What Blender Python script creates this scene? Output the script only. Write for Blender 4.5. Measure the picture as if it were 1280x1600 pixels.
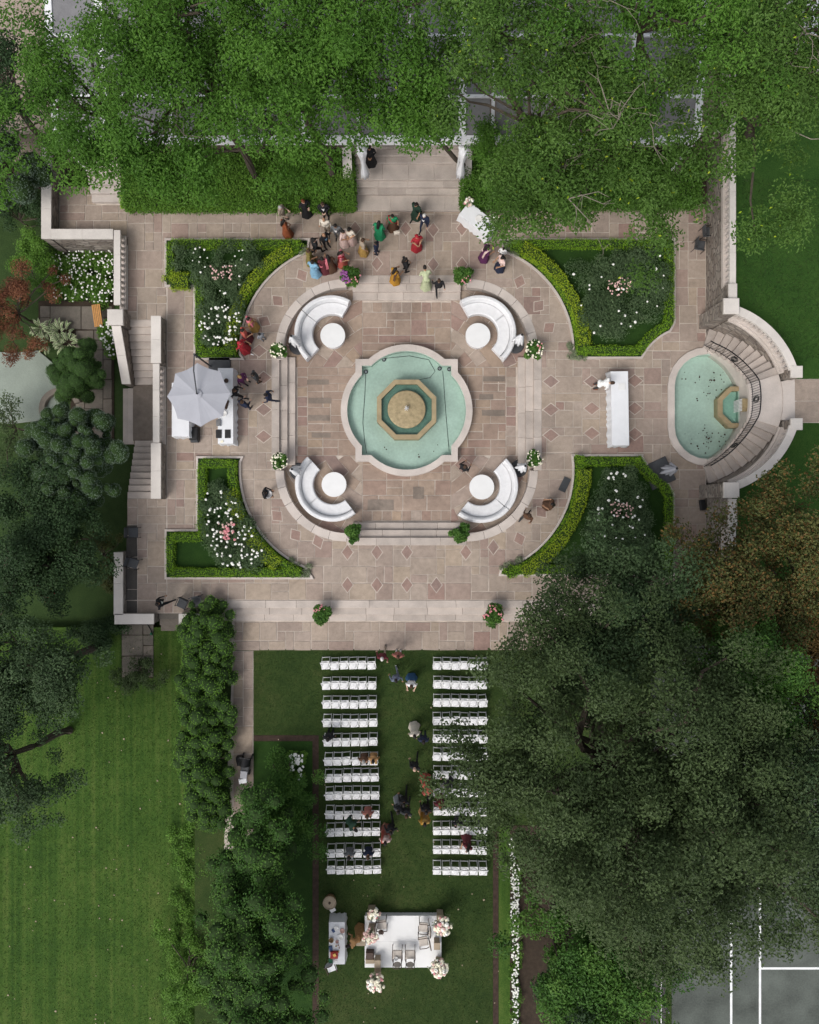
import bpy, bmesh, math, random
import numpy as np
from mathutils import Vector, Matrix
R = math.radians
random.seed(7)
rng = np.random.default_rng(7)
sc = bpy.context.scene
for o in list(bpy.data.objects): bpy.data.objects.remove(o)
COL = sc.collection

# ------------------------------------------------------------ camera, sky, sun, exposure
HC = 36.5        # camera height above the terrace (m)
FPX = 1183.0     # focal length in photo pixels (photo is 1280 px wide)
cam = bpy.data.cameras.new('camera'); camo = bpy.data.objects.new('camera', cam); COL.objects.link(camo)
cam.sensor_fit = 'HORIZONTAL'; cam.sensor_width = 36.0; cam.lens = 36.0*FPX/1280.0; cam.clip_end = 2000; cam.clip_start = .1
camo.location = (0, 0, HC); camo.rotation_euler = (0, 0, 0)
sc.camera = camo
SUN_EL, SUN_AZ = 52.0, 222.0           # azimuth measured clockwise from image-up (+Y)
wd = bpy.data.worlds.new('World'); sc.world = wd; wd.use_nodes = True
nt = wd.node_tree; nt.nodes.clear()
sky = nt.nodes.new('ShaderNodeTexSky'); sky.sky_type = 'NISHITA'; sky.sun_disc = False
sky.sun_elevation = R(SUN_EL); sky.sun_rotation = R(SUN_AZ); sky.air_density = 1.0; sky.dust_density = 4.0; sky.ozone_density = 1.0
hsv = nt.nodes.new('ShaderNodeHueSaturation'); hsv.inputs['Saturation'].default_value = .35
bg = nt.nodes.new('ShaderNodeBackground'); bg.inputs['Strength'].default_value = .148
wo = nt.nodes.new('ShaderNodeOutputWorld')
nt.links.new(sky.outputs[0], hsv.inputs['Color']); nt.links.new(hsv.outputs[0], bg.inputs['Color']); nt.links.new(bg.outputs[0], wo.inputs['Surface'])
sl = bpy.data.lights.new('sun', 'SUN'); sl.energy = .9; sl.angle = R(24); sl.color = (1, .96, .9)
so = bpy.data.objects.new('sun', sl); COL.objects.link(so); so.location = (-20, -20, 60)
_d = Vector((-math.sin(R(SUN_AZ))*math.cos(R(SUN_EL)), -math.cos(R(SUN_AZ))*math.cos(R(SUN_EL)), -math.sin(R(SUN_EL))))
so.rotation_euler = _d.to_track_quat('-Z', 'Y').to_euler()
sc.view_settings.view_transform = 'Standard'; sc.view_settings.look = 'None'
sc.view_settings.gamma = 1; sc.view_settings.use_curve_mapping = False
sc.view_settings.exposure = 0.36
sc.render.resolution_x = 819; sc.render.resolution_y = 1024

# ------------------------------------------------------------ pixels to metres
def W(px, py, z=0.0):
    k = (HC - z)/FPX
    return Vector(((px-640.0)*k, (800.0-py)*k, z))
S = HC/FPX
def P2(px, py, z=0.0):
    v = W(px, py, z); return (v.x, v.y)

# ------------------------------------------------------------ materials
M = {}
def _n(t, k, **kw):
    n = t.nodes.new(k)
    for a, b in kw.items(): setattr(n, a, b)
    return n
def ramp(t, stops):
    r = _n(t, 'ShaderNodeValToRGB'); e = r.color_ramp.elements
    while len(e) < len(stops): e.new(.5)
    for i, (p, c) in enumerate(stops): e[i].position = p; e[i].color = (*c, 1)
    return r
def new_mat(name):
    m = bpy.data.materials.new(name); m.use_nodes = True; M[name] = m
    return m, m.node_tree, m.node_tree.nodes['Principled BSDF']
def mat(name, col, rough=.8, var=.18, scale=3.0, fine=40.0, bump=.0, metal=0.0, spec=.3, objvar=0.0, alpha=None, stretch=None):
    m, t, b = new_mat(name)
    g = _n(t, 'ShaderNodeNewGeometry'); src = g.outputs['Position']
    if stretch:
        mp = _n(t, 'ShaderNodeMapping'); mp.inputs['Scale'].default_value = stretch; t.links.new(src, mp.inputs['Vector']); src = mp.outputs[0]
    n1 = _n(t, 'ShaderNodeTexNoise'); n1.inputs['Scale'].default_value = scale; n1.inputs['Detail'].default_value = 6
    n2 = _n(t, 'ShaderNodeTexNoise'); n2.inputs['Scale'].default_value = fine; n2.inputs['Detail'].default_value = 3
    t.links.new(src, n1.inputs['Vector']); t.links.new(src, n2.inputs['Vector'])
    ad = _n(t, 'ShaderNodeMath', operation='MULTIPLY_ADD'); t.links.new(n2.outputs['Fac'], ad.inputs[0]); ad.inputs[1].default_value = .5
    t.links.new(n1.outputs['Fac'], ad.inputs[2])
    last = ad.outputs[0]
    if objvar:
        oi = _n(t, 'ShaderNodeObjectInfo'); a2 = _n(t, 'ShaderNodeMath', operation='MULTIPLY_ADD')
        t.links.new(oi.outputs['Random'], a2.inputs[0]); a2.inputs[1].default_value = objvar; t.links.new(last, a2.inputs[2])
        sb = _n(t, 'ShaderNodeMath', operation='SUBTRACT'); t.links.new(a2.outputs[0], sb.inputs[0]); sb.inputs[1].default_value = objvar/2; last = sb.outputs[0]
    lo = tuple(c*(1-var) for c in col); hi = tuple(min(1, c*(1+var)) for c in col)
    r = ramp(t, [(.45, lo), (1.05 if False else 1.0, hi)]); t.links.new(last, r.inputs[0])
    t.links.new(r.outputs[0], b.inputs['Base Color'])
    b.inputs['Roughness'].default_value = rough; b.inputs['Metallic'].default_value = metal; b.inputs['Specular IOR Level'].default_value = spec
    if bump:
        bp = _n(t, 'ShaderNodeBump'); bp.inputs['Strength'].default_value = 1.0; bp.inputs['Distance'].default_value = bump
        t.links.new(n2.outputs['Fac'], bp.inputs['Height']); t.links.new(bp.outputs[0], b.inputs['Normal'])
    if alpha is not None: b.inputs['Alpha'].default_value = alpha
    return m
def slab_mat(name, stops, stain=.5):
    m, t, b = new_mat(name)
    g = _n(t, 'ShaderNodeNewGeometry'); oi = _n(t, 'ShaderNodeObjectInfo')
    a = _n(t, 'ShaderNodeMath', operation='ADD'); t.links.new(oi.outputs['Random'], a.inputs[0]); t.links.new(g.outputs['Random Per Island'], a.inputs[1])
    f = _n(t, 'ShaderNodeMath', operation='FRACT'); t.links.new(a.outputs[0], f.inputs[0])
    r = ramp(t, stops); t.links.new(f.outputs[0], r.inputs[0])
    def noise(s, d=5, w=.6):
        n = _n(t, 'ShaderNodeTexNoise'); n.inputs['Scale'].default_value = s; n.inputs['Detail'].default_value = d; n.inputs['Roughness'].default_value = w
        t.links.new(g.outputs['Position'], n.inputs['Vector']); return n
    n1, n2, n3 = noise(.55), noise(4.5, 6, .7), noise(38, 4, .6)
    def mul(prev, fac, lo, hi, p0, p1):
        rr = ramp(t, [(p0, (lo,)*3), (p1, (hi,)*3)]); t.links.new(fac, rr.inputs[0])
        x = _n(t, 'ShaderNodeMix', data_type='RGBA', blend_type='MULTIPLY'); x.inputs['Factor'].default_value = 1
        t.links.new(prev, x.inputs['A']); t.links.new(rr.outputs[0], x.inputs['B']); return x.outputs['Result']
    c = mul(r.outputs[0], n1.outputs['Fac'], 1-.36*stain, 1.08, .3, .62)
    c = mul(c, n2.outputs['Fac'], .82, 1.1, .32, .66)
    c = mul(c, n3.outputs['Fac'], .84, 1.12, .3, .7)
    t.links.new(c, b.inputs['Base Color'])
    b.inputs['Roughness'].default_value = .82; b.inputs['Specular IOR Level'].default_value = .25
    bp = _n(t, 'ShaderNodeBump'); bp.inputs['Strength'].default_value = .6; bp.inputs['Distance'].default_value = .012
    t.links.new(n2.outputs['Fac'], bp.inputs['Height']); t.links.new(bp.outputs[0], b.inputs['Normal'])
    return m
def leaf_mat(name, dark, mid, light, trans=.25, rough=.55):
    m, t, b = new_mat(name)
    at = _n(t, 'ShaderNodeAttribute'); at.attribute_name = 'tone'
    r = ramp(t, [(0, dark), (.5, mid), (1, light)]); t.links.new(at.outputs['Fac'], r.inputs[0])
    t.links.new(r.outputs[0], b.inputs['Base Color']); b.inputs['Roughness'].default_value = rough; b.inputs['Specular IOR Level'].default_value = .25
    tr = _n(t, 'ShaderNodeBsdfTranslucent'); t.links.new(r.outputs[0], tr.inputs['Color'])
    mx = _n(t, 'ShaderNodeMixShader'); mx.inputs[0].default_value = trans
    t.links.new(b.outputs[0], mx.inputs[1]); t.links.new(tr.outputs[0], mx.inputs[2]); t.links.new(mx.outputs[0], t.nodes['Material Output'].inputs['Surface'])
    return m
def grass_mat(name, a, b_, c, stripe=0.0, stripe_scale=.9, patch=.35):
    m, t, b = new_mat(name)
    g = _n(t, 'ShaderNodeNewGeometry')
    def noise(s, d=5, w=.6, st=None):
        n = _n(t, 'ShaderNodeTexNoise'); n.inputs['Scale'].default_value = s; n.inputs['Detail'].default_value = d; n.inputs['Roughness'].default_value = w
        if st:
            mp = _n(t, 'ShaderNodeMapping'); mp.inputs['Scale'].default_value = st; t.links.new(g.outputs['Position'], mp.inputs['Vector']); t.links.new(mp.outputs[0], n.inputs['Vector'])
        else: t.links.new(g.outputs['Position'], n.inputs['Vector'])
        return n.outputs['Fac']
    big, mid, fine = noise(patch, 4), noise(2.6, 6, .7), noise(22, 5, .75)
    def madd(x, k, y):
        q = _n(t, 'ShaderNodeMath', operation='MULTIPLY_ADD'); t.links.new(x, q.inputs[0]); q.inputs[1].default_value = k
        if isinstance(y, float): q.inputs[2].default_value = y
        else: t.links.new(y, q.inputs[2])
        return q.outputs[0]
    v = madd(big, .55, madd(mid, .55, madd(fine, 1.25, -.69)))
    if stripe:
        st = noise(stripe_scale, 3, .6, (4.6, .02, 1)); v = madd(st, stripe, v)
        sb = _n(t, 'ShaderNodeMath', operation='SUBTRACT'); t.links.new(v, sb.inputs[0]); sb.inputs[1].default_value = stripe*.5; v = sb.outputs[0]
    r = ramp(t, [(.25, a), (.5, b_), (.8, c)]); t.links.new(v, r.inputs[0])
    t.links.new(r.outputs[0], b.inputs['Base Color']); b.inputs['Roughness'].default_value = .9; b.inputs['Specular IOR Level'].default_value = .15
    bp = _n(t, 'ShaderNodeBump'); bp.inputs['Strength'].default_value = .9; bp.inputs['Distance'].default_value = .03
    t.links.new(fine, bp.inputs['Height']); t.links.new(bp.outputs[0], b.inputs['Normal'])
    return m
def water_mat(name, tint=(.92, .975, .96), gloss=.04, wave=5.0, dist=.03):
    m, t, b = new_mat(name); t.nodes.remove(b)
    g = _n(t, 'ShaderNodeNewGeometry'); n = _n(t, 'ShaderNodeTexNoise'); n.inputs['Scale'].default_value = wave; n.inputs['Detail'].default_value = 4
    t.links.new(g.outputs['Position'], n.inputs['Vector'])
    bp = _n(t, 'ShaderNodeBump'); bp.inputs['Strength'].default_value = .5; bp.inputs['Distance'].default_value = dist; t.links.new(n.outputs['Fac'], bp.inputs['Height'])
    tr = _n(t, 'ShaderNodeBsdfTransparent'); tr.inputs[0].default_value = (*tint, 1)
    gl = _n(t, 'ShaderNodeBsdfGlossy'); gl.inputs['Roughness'].default_value = gloss; t.links.new(bp.outputs[0], gl.inputs['Normal'])
    fr = _n(t, 'ShaderNodeFresnel'); fr.inputs['IOR'].default_value = 1.33; t.links.new(bp.outputs[0], fr.inputs['Normal'])
    mx = _n(t, 'ShaderNodeMixShader'); t.links.new(fr.outputs[0], mx.inputs[0]); t.links.new(tr.outputs[0], mx.inputs[1]); t.links.new(gl.outputs[0], mx.inputs[2])
    t.links.new(mx.outputs[0], t.nodes['Material Output'].inputs['Surface'])
    return m
def rubble_mat(name, cols, scale=(2.6, 2.6, 6.0)):
    m, t, b = new_mat(name)
    g = _n(t, 'ShaderNodeNewGeometry'); mp = _n(t, 'ShaderNodeMapping'); mp.inputs['Scale'].default_value = scale; t.links.new(g.outputs['Position'], mp.inputs['Vector'])
    v1 = _n(t, 'ShaderNodeTexVoronoi'); v1.inputs['Scale'].default_value = 1; t.links.new(mp.outputs[0], v1.inputs['Vector'])
    v2 = _n(t, 'ShaderNodeTexVoronoi', feature='DISTANCE_TO_EDGE'); v2.inputs['Scale'].default_value = 1; t.links.new(mp.outputs[0], v2.inputs['Vector'])
    sep = _n(t, 'ShaderNodeSeparateColor'); t.links.new(v1.outputs['Color'], sep.inputs[0])
    r = ramp(t, [(i/max(1, len(cols)-1), c) for i, c in enumerate(cols)]); t.links.new(sep.outputs[0], r.inputs[0])
    e = ramp(t, [(.0, (.45,)*3), (.12, (1,)*3)]); t.links.new(v2.outputs['Distance'], e.inputs[0])
    x = _n(t, 'ShaderNodeMix', data_type='RGBA', blend_type='MULTIPLY'); x.inputs['Factor'].default_value = 1
    t.links.new(r.outputs[0], x.inputs['A']); t.links.new(e.outputs[0], x.inputs['B']); t.links.new(x.outputs['Result'], b.inputs['Base Color'])
    b.inputs['Roughness'].default_value = .9
    bp = _n(t, 'ShaderNodeBump'); bp.inputs['Strength'].default_value = 1; bp.inputs['Distance'].default_value = .04; t.links.new(e.outputs[0], bp.inputs['Height']); t.links.new(bp.outputs[0], b.inputs['Normal'])
    return m

FL = [(0, (.335, .268, .228)), (.2, (.37, .302, .255)), (.36, (.395, .326, .268)), (.5, (.355, .288, .242)), (.62, (.335, .248, .212)), (.74, (.38, .314, .268)), (.87, (.40, .322, .25)), (1, (.32, .263, .226))]
FL = [(p, (c[0]*.94, c[1]*.93, c[2]*.92)) for p, c in FL]
slab_mat('flagstone', FL)
slab_mat('court_stone', [(p, (c[0]*.95, c[1]*.89, c[2]*.85)) for p, c in FL], .6)
slab_mat('red_stone', [(0, (.28, .19, .16)), (.5, (.30, .205, .172)), (1, (.265, .19, .165))], .4)
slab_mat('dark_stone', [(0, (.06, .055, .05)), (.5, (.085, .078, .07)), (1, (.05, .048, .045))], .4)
slab_mat('stain_stone', [(0, (.20, .165, .135)), (.5, (.25, .205, .17)), (1, (.22, .18, .15))], 1.1)
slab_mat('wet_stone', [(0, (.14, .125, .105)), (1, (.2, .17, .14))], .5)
mat('mortar', (.47, .41, .355), .9, .25, 2.0, 30, .004)
mat('limestone', (.50, .445, .405), .75, .16, 1.3, 26, .004, objvar=.25)
mat('pale_stone', (.56, .52, .48), .72, .14, 1.1, 24, .004, objvar=.2)
mat('step_stone', (.43, .375, .335), .78, .2, 1.5, 28, .004, objvar=.35)
rubble_mat('rubble', [(.16, .13, .11), (.27, .235, .20), (.21, .17, .14), (.34, .30, .26), (.19, .16, .14)])
mat('tan_stone', (.31, .245, .145), .7, .2, 3, 40, .004)
mat('bowl_stone', (.31, .245, .14), .5, .3, 6, 30, .006, spec=.3)
mat('pool_paint', (.43, .525, .465), .8, .2, .7, 9, 0)
mat('basin_paint', (.15, .22, .18), .8, .25, 3, 12, 0)
mat('pool_paint_pale', (.30, .315, .285), .85, .14, 1.0, 10, 0)
water_mat('water'); water_mat('pool_water_rough', (.80, .93, .90), .08, 14, .03)
water_mat('garden_water', (.90, .94, .91), .2, 3, .004)
mat('soil', (.045, .032, .022), .95, .35, 5, 40, .03)
mat('mulch', (.05, .032, .024), .95, .4, 6, 50, .03)
mat('dark_metal', (.02, .02, .022), .45, .2, 6, 60, 0, metal=.6, spec=.5)
mat('grey_metal', (.35, .35, .36), .35, .1, 6, 60, 0, metal=.9)
mat('white_paint', (.72, .72, .715), .45, .04, 3, 40, 0)
mat('white_cloth', (.71, .72, .74), .85, .05, 2.5, 30, .004)
mat('white_leather', (.67, .67, .68), .55, .08, 5, 22, .008)
mat('grey_canopy', (.36, .365, .40), .85, .05, 2, 60, .001)
mat('black_plastic', (.015, .015, .016), .5, .2, 6, 60, 0)
mat('slate_grey', (.06, .063, .068), .7, .2, 4, 50, .002)
mat('beige_box', (.36, .29, .21), .8, .15, 4, 40, .002)
mat('dark_wood', (.06, .035, .025), .5, .2, 8, 50, .001)
mat('bench_wood', (.50, .25, .08), .6, .2, 10, 50, .002)
mat('wicker', (.22, .14, .07), .8, .3, 20, 80, .004)
mat('terracotta', (.30, .24, .19), .85, .2, 5, 40, .003)
mat('bark', (.075, .06, .045), .95, .3, 6, 30, .02, stretch=(1, 1, .25))
mat('grey_bark', (.20, .175, .14), .95, .25, 6, 30, .02, stretch=(1, 1, .25))
mat('court_surface', (.085, .096, .085), .9, .4, .8, 12, .002)
mat('line_paint', (.75, .76, .76), .8, .12, 3, 30, 0)
mat('clear_sheet', (.20, .195, .20), .12, .25, .8, 3, .02, spec=.6)
mat('tent_white', (.74, .74, .76), .6, .08, 1.5, 12, .006)
mat('asphalt', (.09, .085, .08), .9, .2, 2, 40, .003)
mat('petal_white', (.82, .82, .76), .6, .06, 8, 60, 0)
mat('petal_cream', (.80, .76, .60), .6, .1, 8, 60, 0)
mat('petal_blush', (.66, .44, .40), .6, .2, 8, 60, 0)
mat('petal_pink', (.62, .25, .27), .6, .25, 8, 60, 0)
mat('petal_purple', (.22, .07, .22), .6, .25, 8, 60, 0)
leaf_mat('leaf_box', (.085, .19, .012), (.16, .315, .016), (.27, .43, .03), .15)
leaf_mat('leaf_box_gold', (.17, .265, .01), (.28, .39, .018), (.40, .48, .04), .15)
leaf_mat('leaf_rose', (.038, .07, .026), (.066, .112, .046), (.125, .185, .085), .15)
leaf_mat('leaf_locust', (.048, .12, .014), (.08, .19, .022), (.13, .265, .04), .38)
leaf_mat('leaf_locust_dull', (.05, .11, .017), (.082, .168, .028), (.13, .235, .05), .38)
leaf_mat('leaf_oak', (.036, .060, .020), (.058, .092, .030), (.094, .138, .050), .30)
leaf_mat('leaf_oak_dark', (.032, .06, .022), (.05, .09, .034), (.08, .13, .052), .25)
leaf_mat('leaf_maple', (.028, .08, .012), (.055, .14, .02), (.12, .23, .04), .25)
leaf_mat('leaf_rust', (.07, .042, .012), (.125, .072, .02), (.22, .13, .04), .2)
leaf_mat('leaf_olive', (.045, .055, .014), (.075, .09, .024), (.14, .135, .042), .2)
leaf_mat('leaf_red', (.10, .035, .02), (.16, .06, .03), (.25, .105, .05), .2)
leaf_mat('leaf_blue', (.07, .105, .072), (.12, .17, .12), (.20, .26, .19), .1)
leaf_mat('leaf_conifer', (.03, .075, .014), (.05, .12, .02), (.085, .175, .03), .08)
leaf_mat('leaf_shrub', (.05, .12, .012), (.09, .20, .022), (.16, .30, .045), .2)
leaf_mat('leaf_dark', (.02, .045, .015), (.032, .068, .022), (.055, .10, .034), .22)
leaf_mat('leaf_grey', (.10, .13, .07), (.20, .24, .14), (.34, .37, .24), .15)
leaf_mat('leaf_hosta', (.05, .11, .03), (.12, .2, .06), (.45, .48, .28), .15)
leaf_mat('leaf_border', (.04, .11, .008), (.07, .18, .012), (.12, .26, .02), .15)
grass_mat('lawn_ceremony', (.016, .034, .008), (.032, .057, .013), (.068, .078, .027), .0, patch=.35)
grass_mat('lawn_west', (.025, .060, .010), (.047, .098, .015), (.092, .130, .030), .8, 1.0)
grass_mat('lawn_upper', (.017, .050, .009), (.029, .075, .012), (.05, .10, .02), .0, patch=.5)
grass_mat('lawn_bed', (.012, .034, .007), (.02, .052, .009), (.036, .075, .014), .0)
grass_mat('ground_cover', (.02, .04, .012), (.035, .065, .018), (.06, .085, .03), .0)

# ------------------------------------------------------------ mesh helpers
def link(o, parent=None):
    COL.objects.link(o)
    if parent is not None: o.parent = parent
    return o
def tag(o, label=None, cat=None, group=None, kind=None):
    if label: o['label'] = label
    if cat: o['category'] = cat
    if group: o['group'] = group
    if kind: o['kind'] = kind
    return o
def empty(name, loc=(0, 0, 0), rz=0.0):
    o = bpy.data.objects.new(name, None); COL.objects.link(o); o.location = loc; o.rotation_euler = (0, 0, rz); o.empty_display_size = .2
    return o
class MB:
    def __init__(s): s.v = []; s.f = []; s.m = []
    def add(s, vs, fs, mi=0):
        o = len(s.v); s.v += [tuple(p) for p in vs]; s.f += [tuple(i+o for i in f) for f in fs]; s.m += [mi]*len(fs); return s
    def box(s, x0, y0, z0, x1, y1, z1, mi=0, rz=0.0, c=None, bev=0.0):
        if bev > 0:
            b = min(bev, (x1-x0)/3, (y1-y0)/3, (z1-z0)/2)
            lo = [(x0, y0), (x1, y0), (x1, y1), (x0, y1)]
            hi = [(x0+b, y0+b), (x1-b, y0+b), (x1-b, y1-b), (x0+b, y1-b)]
            vs = [(*p, z0) for p in lo]+[(*p, z1-b) for p in lo]+[(*p, z1) for p in hi]
            fs = [(3, 2, 1, 0)]+[(i, (i+1) % 4, (i+1) % 4+4, i+4) for i in range(4)]+[(i+4, (i+1) % 4+4, (i+1) % 4+8, i+8) for i in range(4)]+[(8, 9, 10, 11)]
        else:
            vs = [(x, y, z) for z in (z0, z1) for x, y in ((x0, y0), (x1, y0), (x1, y1), (x0, y1))]
            fs = [(3, 2, 1, 0), (4, 5, 6, 7), (0, 1, 5, 4), (1, 2, 6, 5), (2, 3, 7, 6), (3, 0, 4, 7)]
        if rz:
            cx, cy = c if c else ((x0+x1)/2, (y0+y1)/2); ca, sa = math.cos(rz), math.sin(rz)
            vs = [(cx+(x-cx)*ca-(y-cy)*sa, cy+(x-cx)*sa+(y-cy)*ca, z) for x, y, z in vs]
        return s.add(vs, fs, mi)
    def prism(s, poly, z0, z1, mi=0, bottom=True):
        n = len(poly)
        a = sum(poly[i][0]*poly[(i+1) % n][1]-poly[(i+1) % n][0]*poly[i][1] for i in range(n))
        if a < 0: poly = poly[::-1]
        vs = [(p[0], p[1], z0) for p in poly]+[(p[0], p[1], z1) for p in poly]
        fs = [tuple(range(n, 2*n))]+[(i, (i+1) % n, (i+1) % n+n, i+n) for i in range(n)]
        if bottom: fs.append(tuple(range(n-1, -1, -1)))
        return s.add(vs, fs, mi)
    def ring(s, outer, inner, z0, z1, mi=0, closed=True):
        n = len(outer); vs = []
        for z in (z0, z1): vs += [(p[0], p[1], z) for p in outer]+[(p[0], p[1], z) for p in inner]
        fs = []; k = 2*n
        for i in range(n if closed else n-1):
            j = (i+1) % n
            fs += [(k+i, k+j, k+n+j, k+n+i), (i, j, k+j, k+i), (n+j, n+i, k+n+i, k+n+j), (j, i, n+i, n+j)]
        if not closed: fs += [(0, n, k+n, k), (n-1, k+n-1, k+n+n-1, n+n-1)]
        return s.add(vs, fs, mi)
    def tube(s, pts, rad, seg=8, mi=0, cap=True):
        pts = [Vector(p) for p in pts]; n = len(pts)
        if not hasattr(rad, '__len__'): rad = [rad]*n
        vs = []; up0 = Vector((0, 0, 1))
        for i, p in enumerate(pts):
            d = (pts[min(i+1, n-1)]-pts[max(i-1, 0)])
            if d.length < 1e-6: d = Vector((0, 0, 1))
            d.normalize(); a = d.cross(up0)
            if a.length < .05: a = d.cross(Vector((1, 0, 0)))
            a.normalize(); b = d.cross(a)
            for k in range(seg):
                t = 2*math.pi*k/seg; vs.append(p+(a*math.cos(t)+b*math.sin(t))*rad[i])
        fs = [(i*seg+k, i*seg+(k+1) % seg, (i+1)*seg+(k+1) % seg, (i+1)*seg+k) for i in range(n-1) for k in range(seg)]
        if cap: fs += [tuple(range(seg-1, -1, -1)), tuple(range((n-1)*seg, n*seg))]
        return s.add(vs, fs, mi)
    def lathe(s, prof, seg=16, c=(0, 0, 0), mi=0, ripple=None):
        vs = []
        for r, z in prof:
            for k in range(seg):
                t = 2*math.pi*k/seg; rr = r*(1+(ripple(t, z) if ripple else 0)); vs.append((c[0]+rr*math.cos(t), c[1]+rr*math.sin(t), c[2]+z))
        n = len(prof)
        fs = [(i*seg+k, i*seg+(k+1) % seg, (i+1)*seg+(k+1) % seg, (i+1)*seg+k) for i in range(n-1) for k in range(seg)]
        fs += [tuple(range(seg-1, -1, -1)), tuple(range((n-1)*seg, n*seg))]
        return s.add(vs, fs, mi)
    def ell(s, c, r, seg=10, rings=7, mi=0, mtx=None):
        vs = [(0, 0, -1)]
        for i in range(1, rings):
            ph = -math.pi/2+math.pi*i/rings
            vs += [(math.cos(ph)*math.cos(2*math.pi*k/seg), math.cos(ph)*math.sin(2*math.pi*k/seg), math.sin(ph)) for k in range(seg)]
        vs.append((0, 0, 1)); fs = [(0, 1+(k+1) % seg, 1+k) for k in range(seg)]
        for i in range(rings-2): fs += [(1+i*seg+k, 1+i*seg+(k+1) % seg, 1+(i+1)*seg+(k+1) % seg, 1+(i+1)*seg+k) for k in range(seg)]
        l = len(vs)-1; b = 1+(rings-2)*seg; fs += [(l, b+k, b+(k+1) % seg) for k in range(seg)]
        vs = [Vector((v[0]*r[0], v[1]*r[1], v[2]*r[2])) for v in vs]
        if mtx is not None: vs = [mtx @ v for v in vs]
        return s.add([v+Vector(c) for v in vs], fs, mi)
    def mesh(s, name, mats, smooth=False):
        me = bpy.data.meshes.new(name); me.from_pydata(s.v, [], s.f)
        mats = mats if isinstance(mats, (list, tuple)) else [mats]
        for m in mats: me.materials.append(M[m] if isinstance(m, str) else m)
        if len(mats) > 1: me.polygons.foreach_set('material_index', s.m)
        if smooth: me.polygons.foreach_set('use_smooth', [True]*len(me.polygons))
        me.update(); return me
    def build(s, name, mats, parent=None, smooth=False):
        return link(bpy.data.objects.new(name, s.mesh(name, mats, smooth)), parent)
def inst(name, me, parent=None, loc=(0, 0, 0), rz=0.0, scale=None):
    o = bpy.data.objects.new(name, me); link(o, parent); o.location = loc; o.rotation_euler = (0, 0, rz)
    if scale: o.scale = scale if hasattr(scale, '__len__') else (scale,)*3
    return o
def copy_tree(o, parent=None):
    c = o.copy(); COL.objects.link(c); c.parent = parent
    for ch in list(o.children): copy_tree(ch, c)
    return c
def arc(cx, cy, r, a0, a1, n): return [(cx+r*math.cos(R(a0+(a1-a0)*i/n)), cy+r*math.sin(R(a0+(a1-a0)*i/n))) for i in range(n+1)]
def px_poly(pts, z=0.0): return [P2(x, y, z) for x, y in pts]

# ------------------------------------------------------------ foliage helpers
def unit(v): return v/np.maximum(np.linalg.norm(v, axis=1, keepdims=True), 1e-9)
def leaf_object(name, P, N, L, Wd, tone, material, parent=None):
    n = len(P); N = unit(N); rnd = rng.normal(size=(n, 3)); T = unit(np.cross(N, rnd)); B = np.cross(N, T)
    L = np.broadcast_to(np.asarray(L, float), (n,))[:, None]*.5; Wd = np.broadcast_to(np.asarray(Wd, float), (n,))[:, None]*.5
    v = np.empty((n, 4, 3)); sag = N*L*.25
    v[:, 0] = P-T*L-sag; v[:, 1] = P+B*Wd; v[:, 2] = P+T*L-sag; v[:, 3] = P-B*Wd
    me = bpy.data.meshes.new(name); me.from_pydata(v.reshape(-1, 3), [], np.arange(4*n).reshape(-1, 4))
    me.materials.append(M[material])
    at = me.attributes.new('tone', 'FLOAT', 'FACE'); at.data.foreach_set('value', np.clip(tone, 0, 1).astype(np.float32))
    me.update()
    return link(bpy.data.objects.new(name, me), parent)
def clump_leaves(C, Rr, n, flat=.7, shell=.45, up=.8, tone_c=.5):
    """n leaves spread over clumps with centres C (k,3) and radii Rr (k,)"""
    w = Rr**2; idx = rng.choice(len(C), n, p=w/w.sum())
    d = unit(rng.normal(size=(n, 3))); rad = rng.random(n)**shell
    P = C[idx]+d*(rad*Rr[idx])[:, None]*np.array([1, 1, flat])
    N = d*.6+np.array([0, 0, up])+rng.normal(size=(n, 3))*.42
    ct = rng.random(len(C))
    tone = ct[idx]*tone_c+rng.random(n)*(1-tone_c)
    return P, N, tone
def crown_clumps(c, rx, ry, rz, k, cr, lump=.22, low=-.35, bough=0, tmin=0.0):
    a = rng.random(6)*6.28
    def pick():
        while True:
            d = unit(rng.normal(size=(1, 3)))[0]
            if d[2] < low: continue
            th = math.atan2(d[1], d[0])
            f = 1+lump*(math.sin(2*th+a[0])*.4+math.sin(3*th+a[1])*.5+math.sin(5*th+a[2])*.5+math.sin(9*th+a[3])*.3)
            t = max(tmin, rng.random()**.38)
            return np.array((c[0]+d[0]*rx*f*t, c[1]+d[1]*ry*f*t, c[2]+d[2]*rz*t))
    if not bough: out = [pick() for _ in range(k)]
    else:      # boughs, each carrying several clumps
        B = [pick() for _ in range(max(3, k//bough))]; out = []
        while len(out) < k:
            q = B[len(out) % len(B)]; out.append(q+rng.normal(size=3)*np.array([1.0, 1.0, .35])*cr*.95)
    return np.array(out), cr*(.55+.8*rng.random(k))
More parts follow.
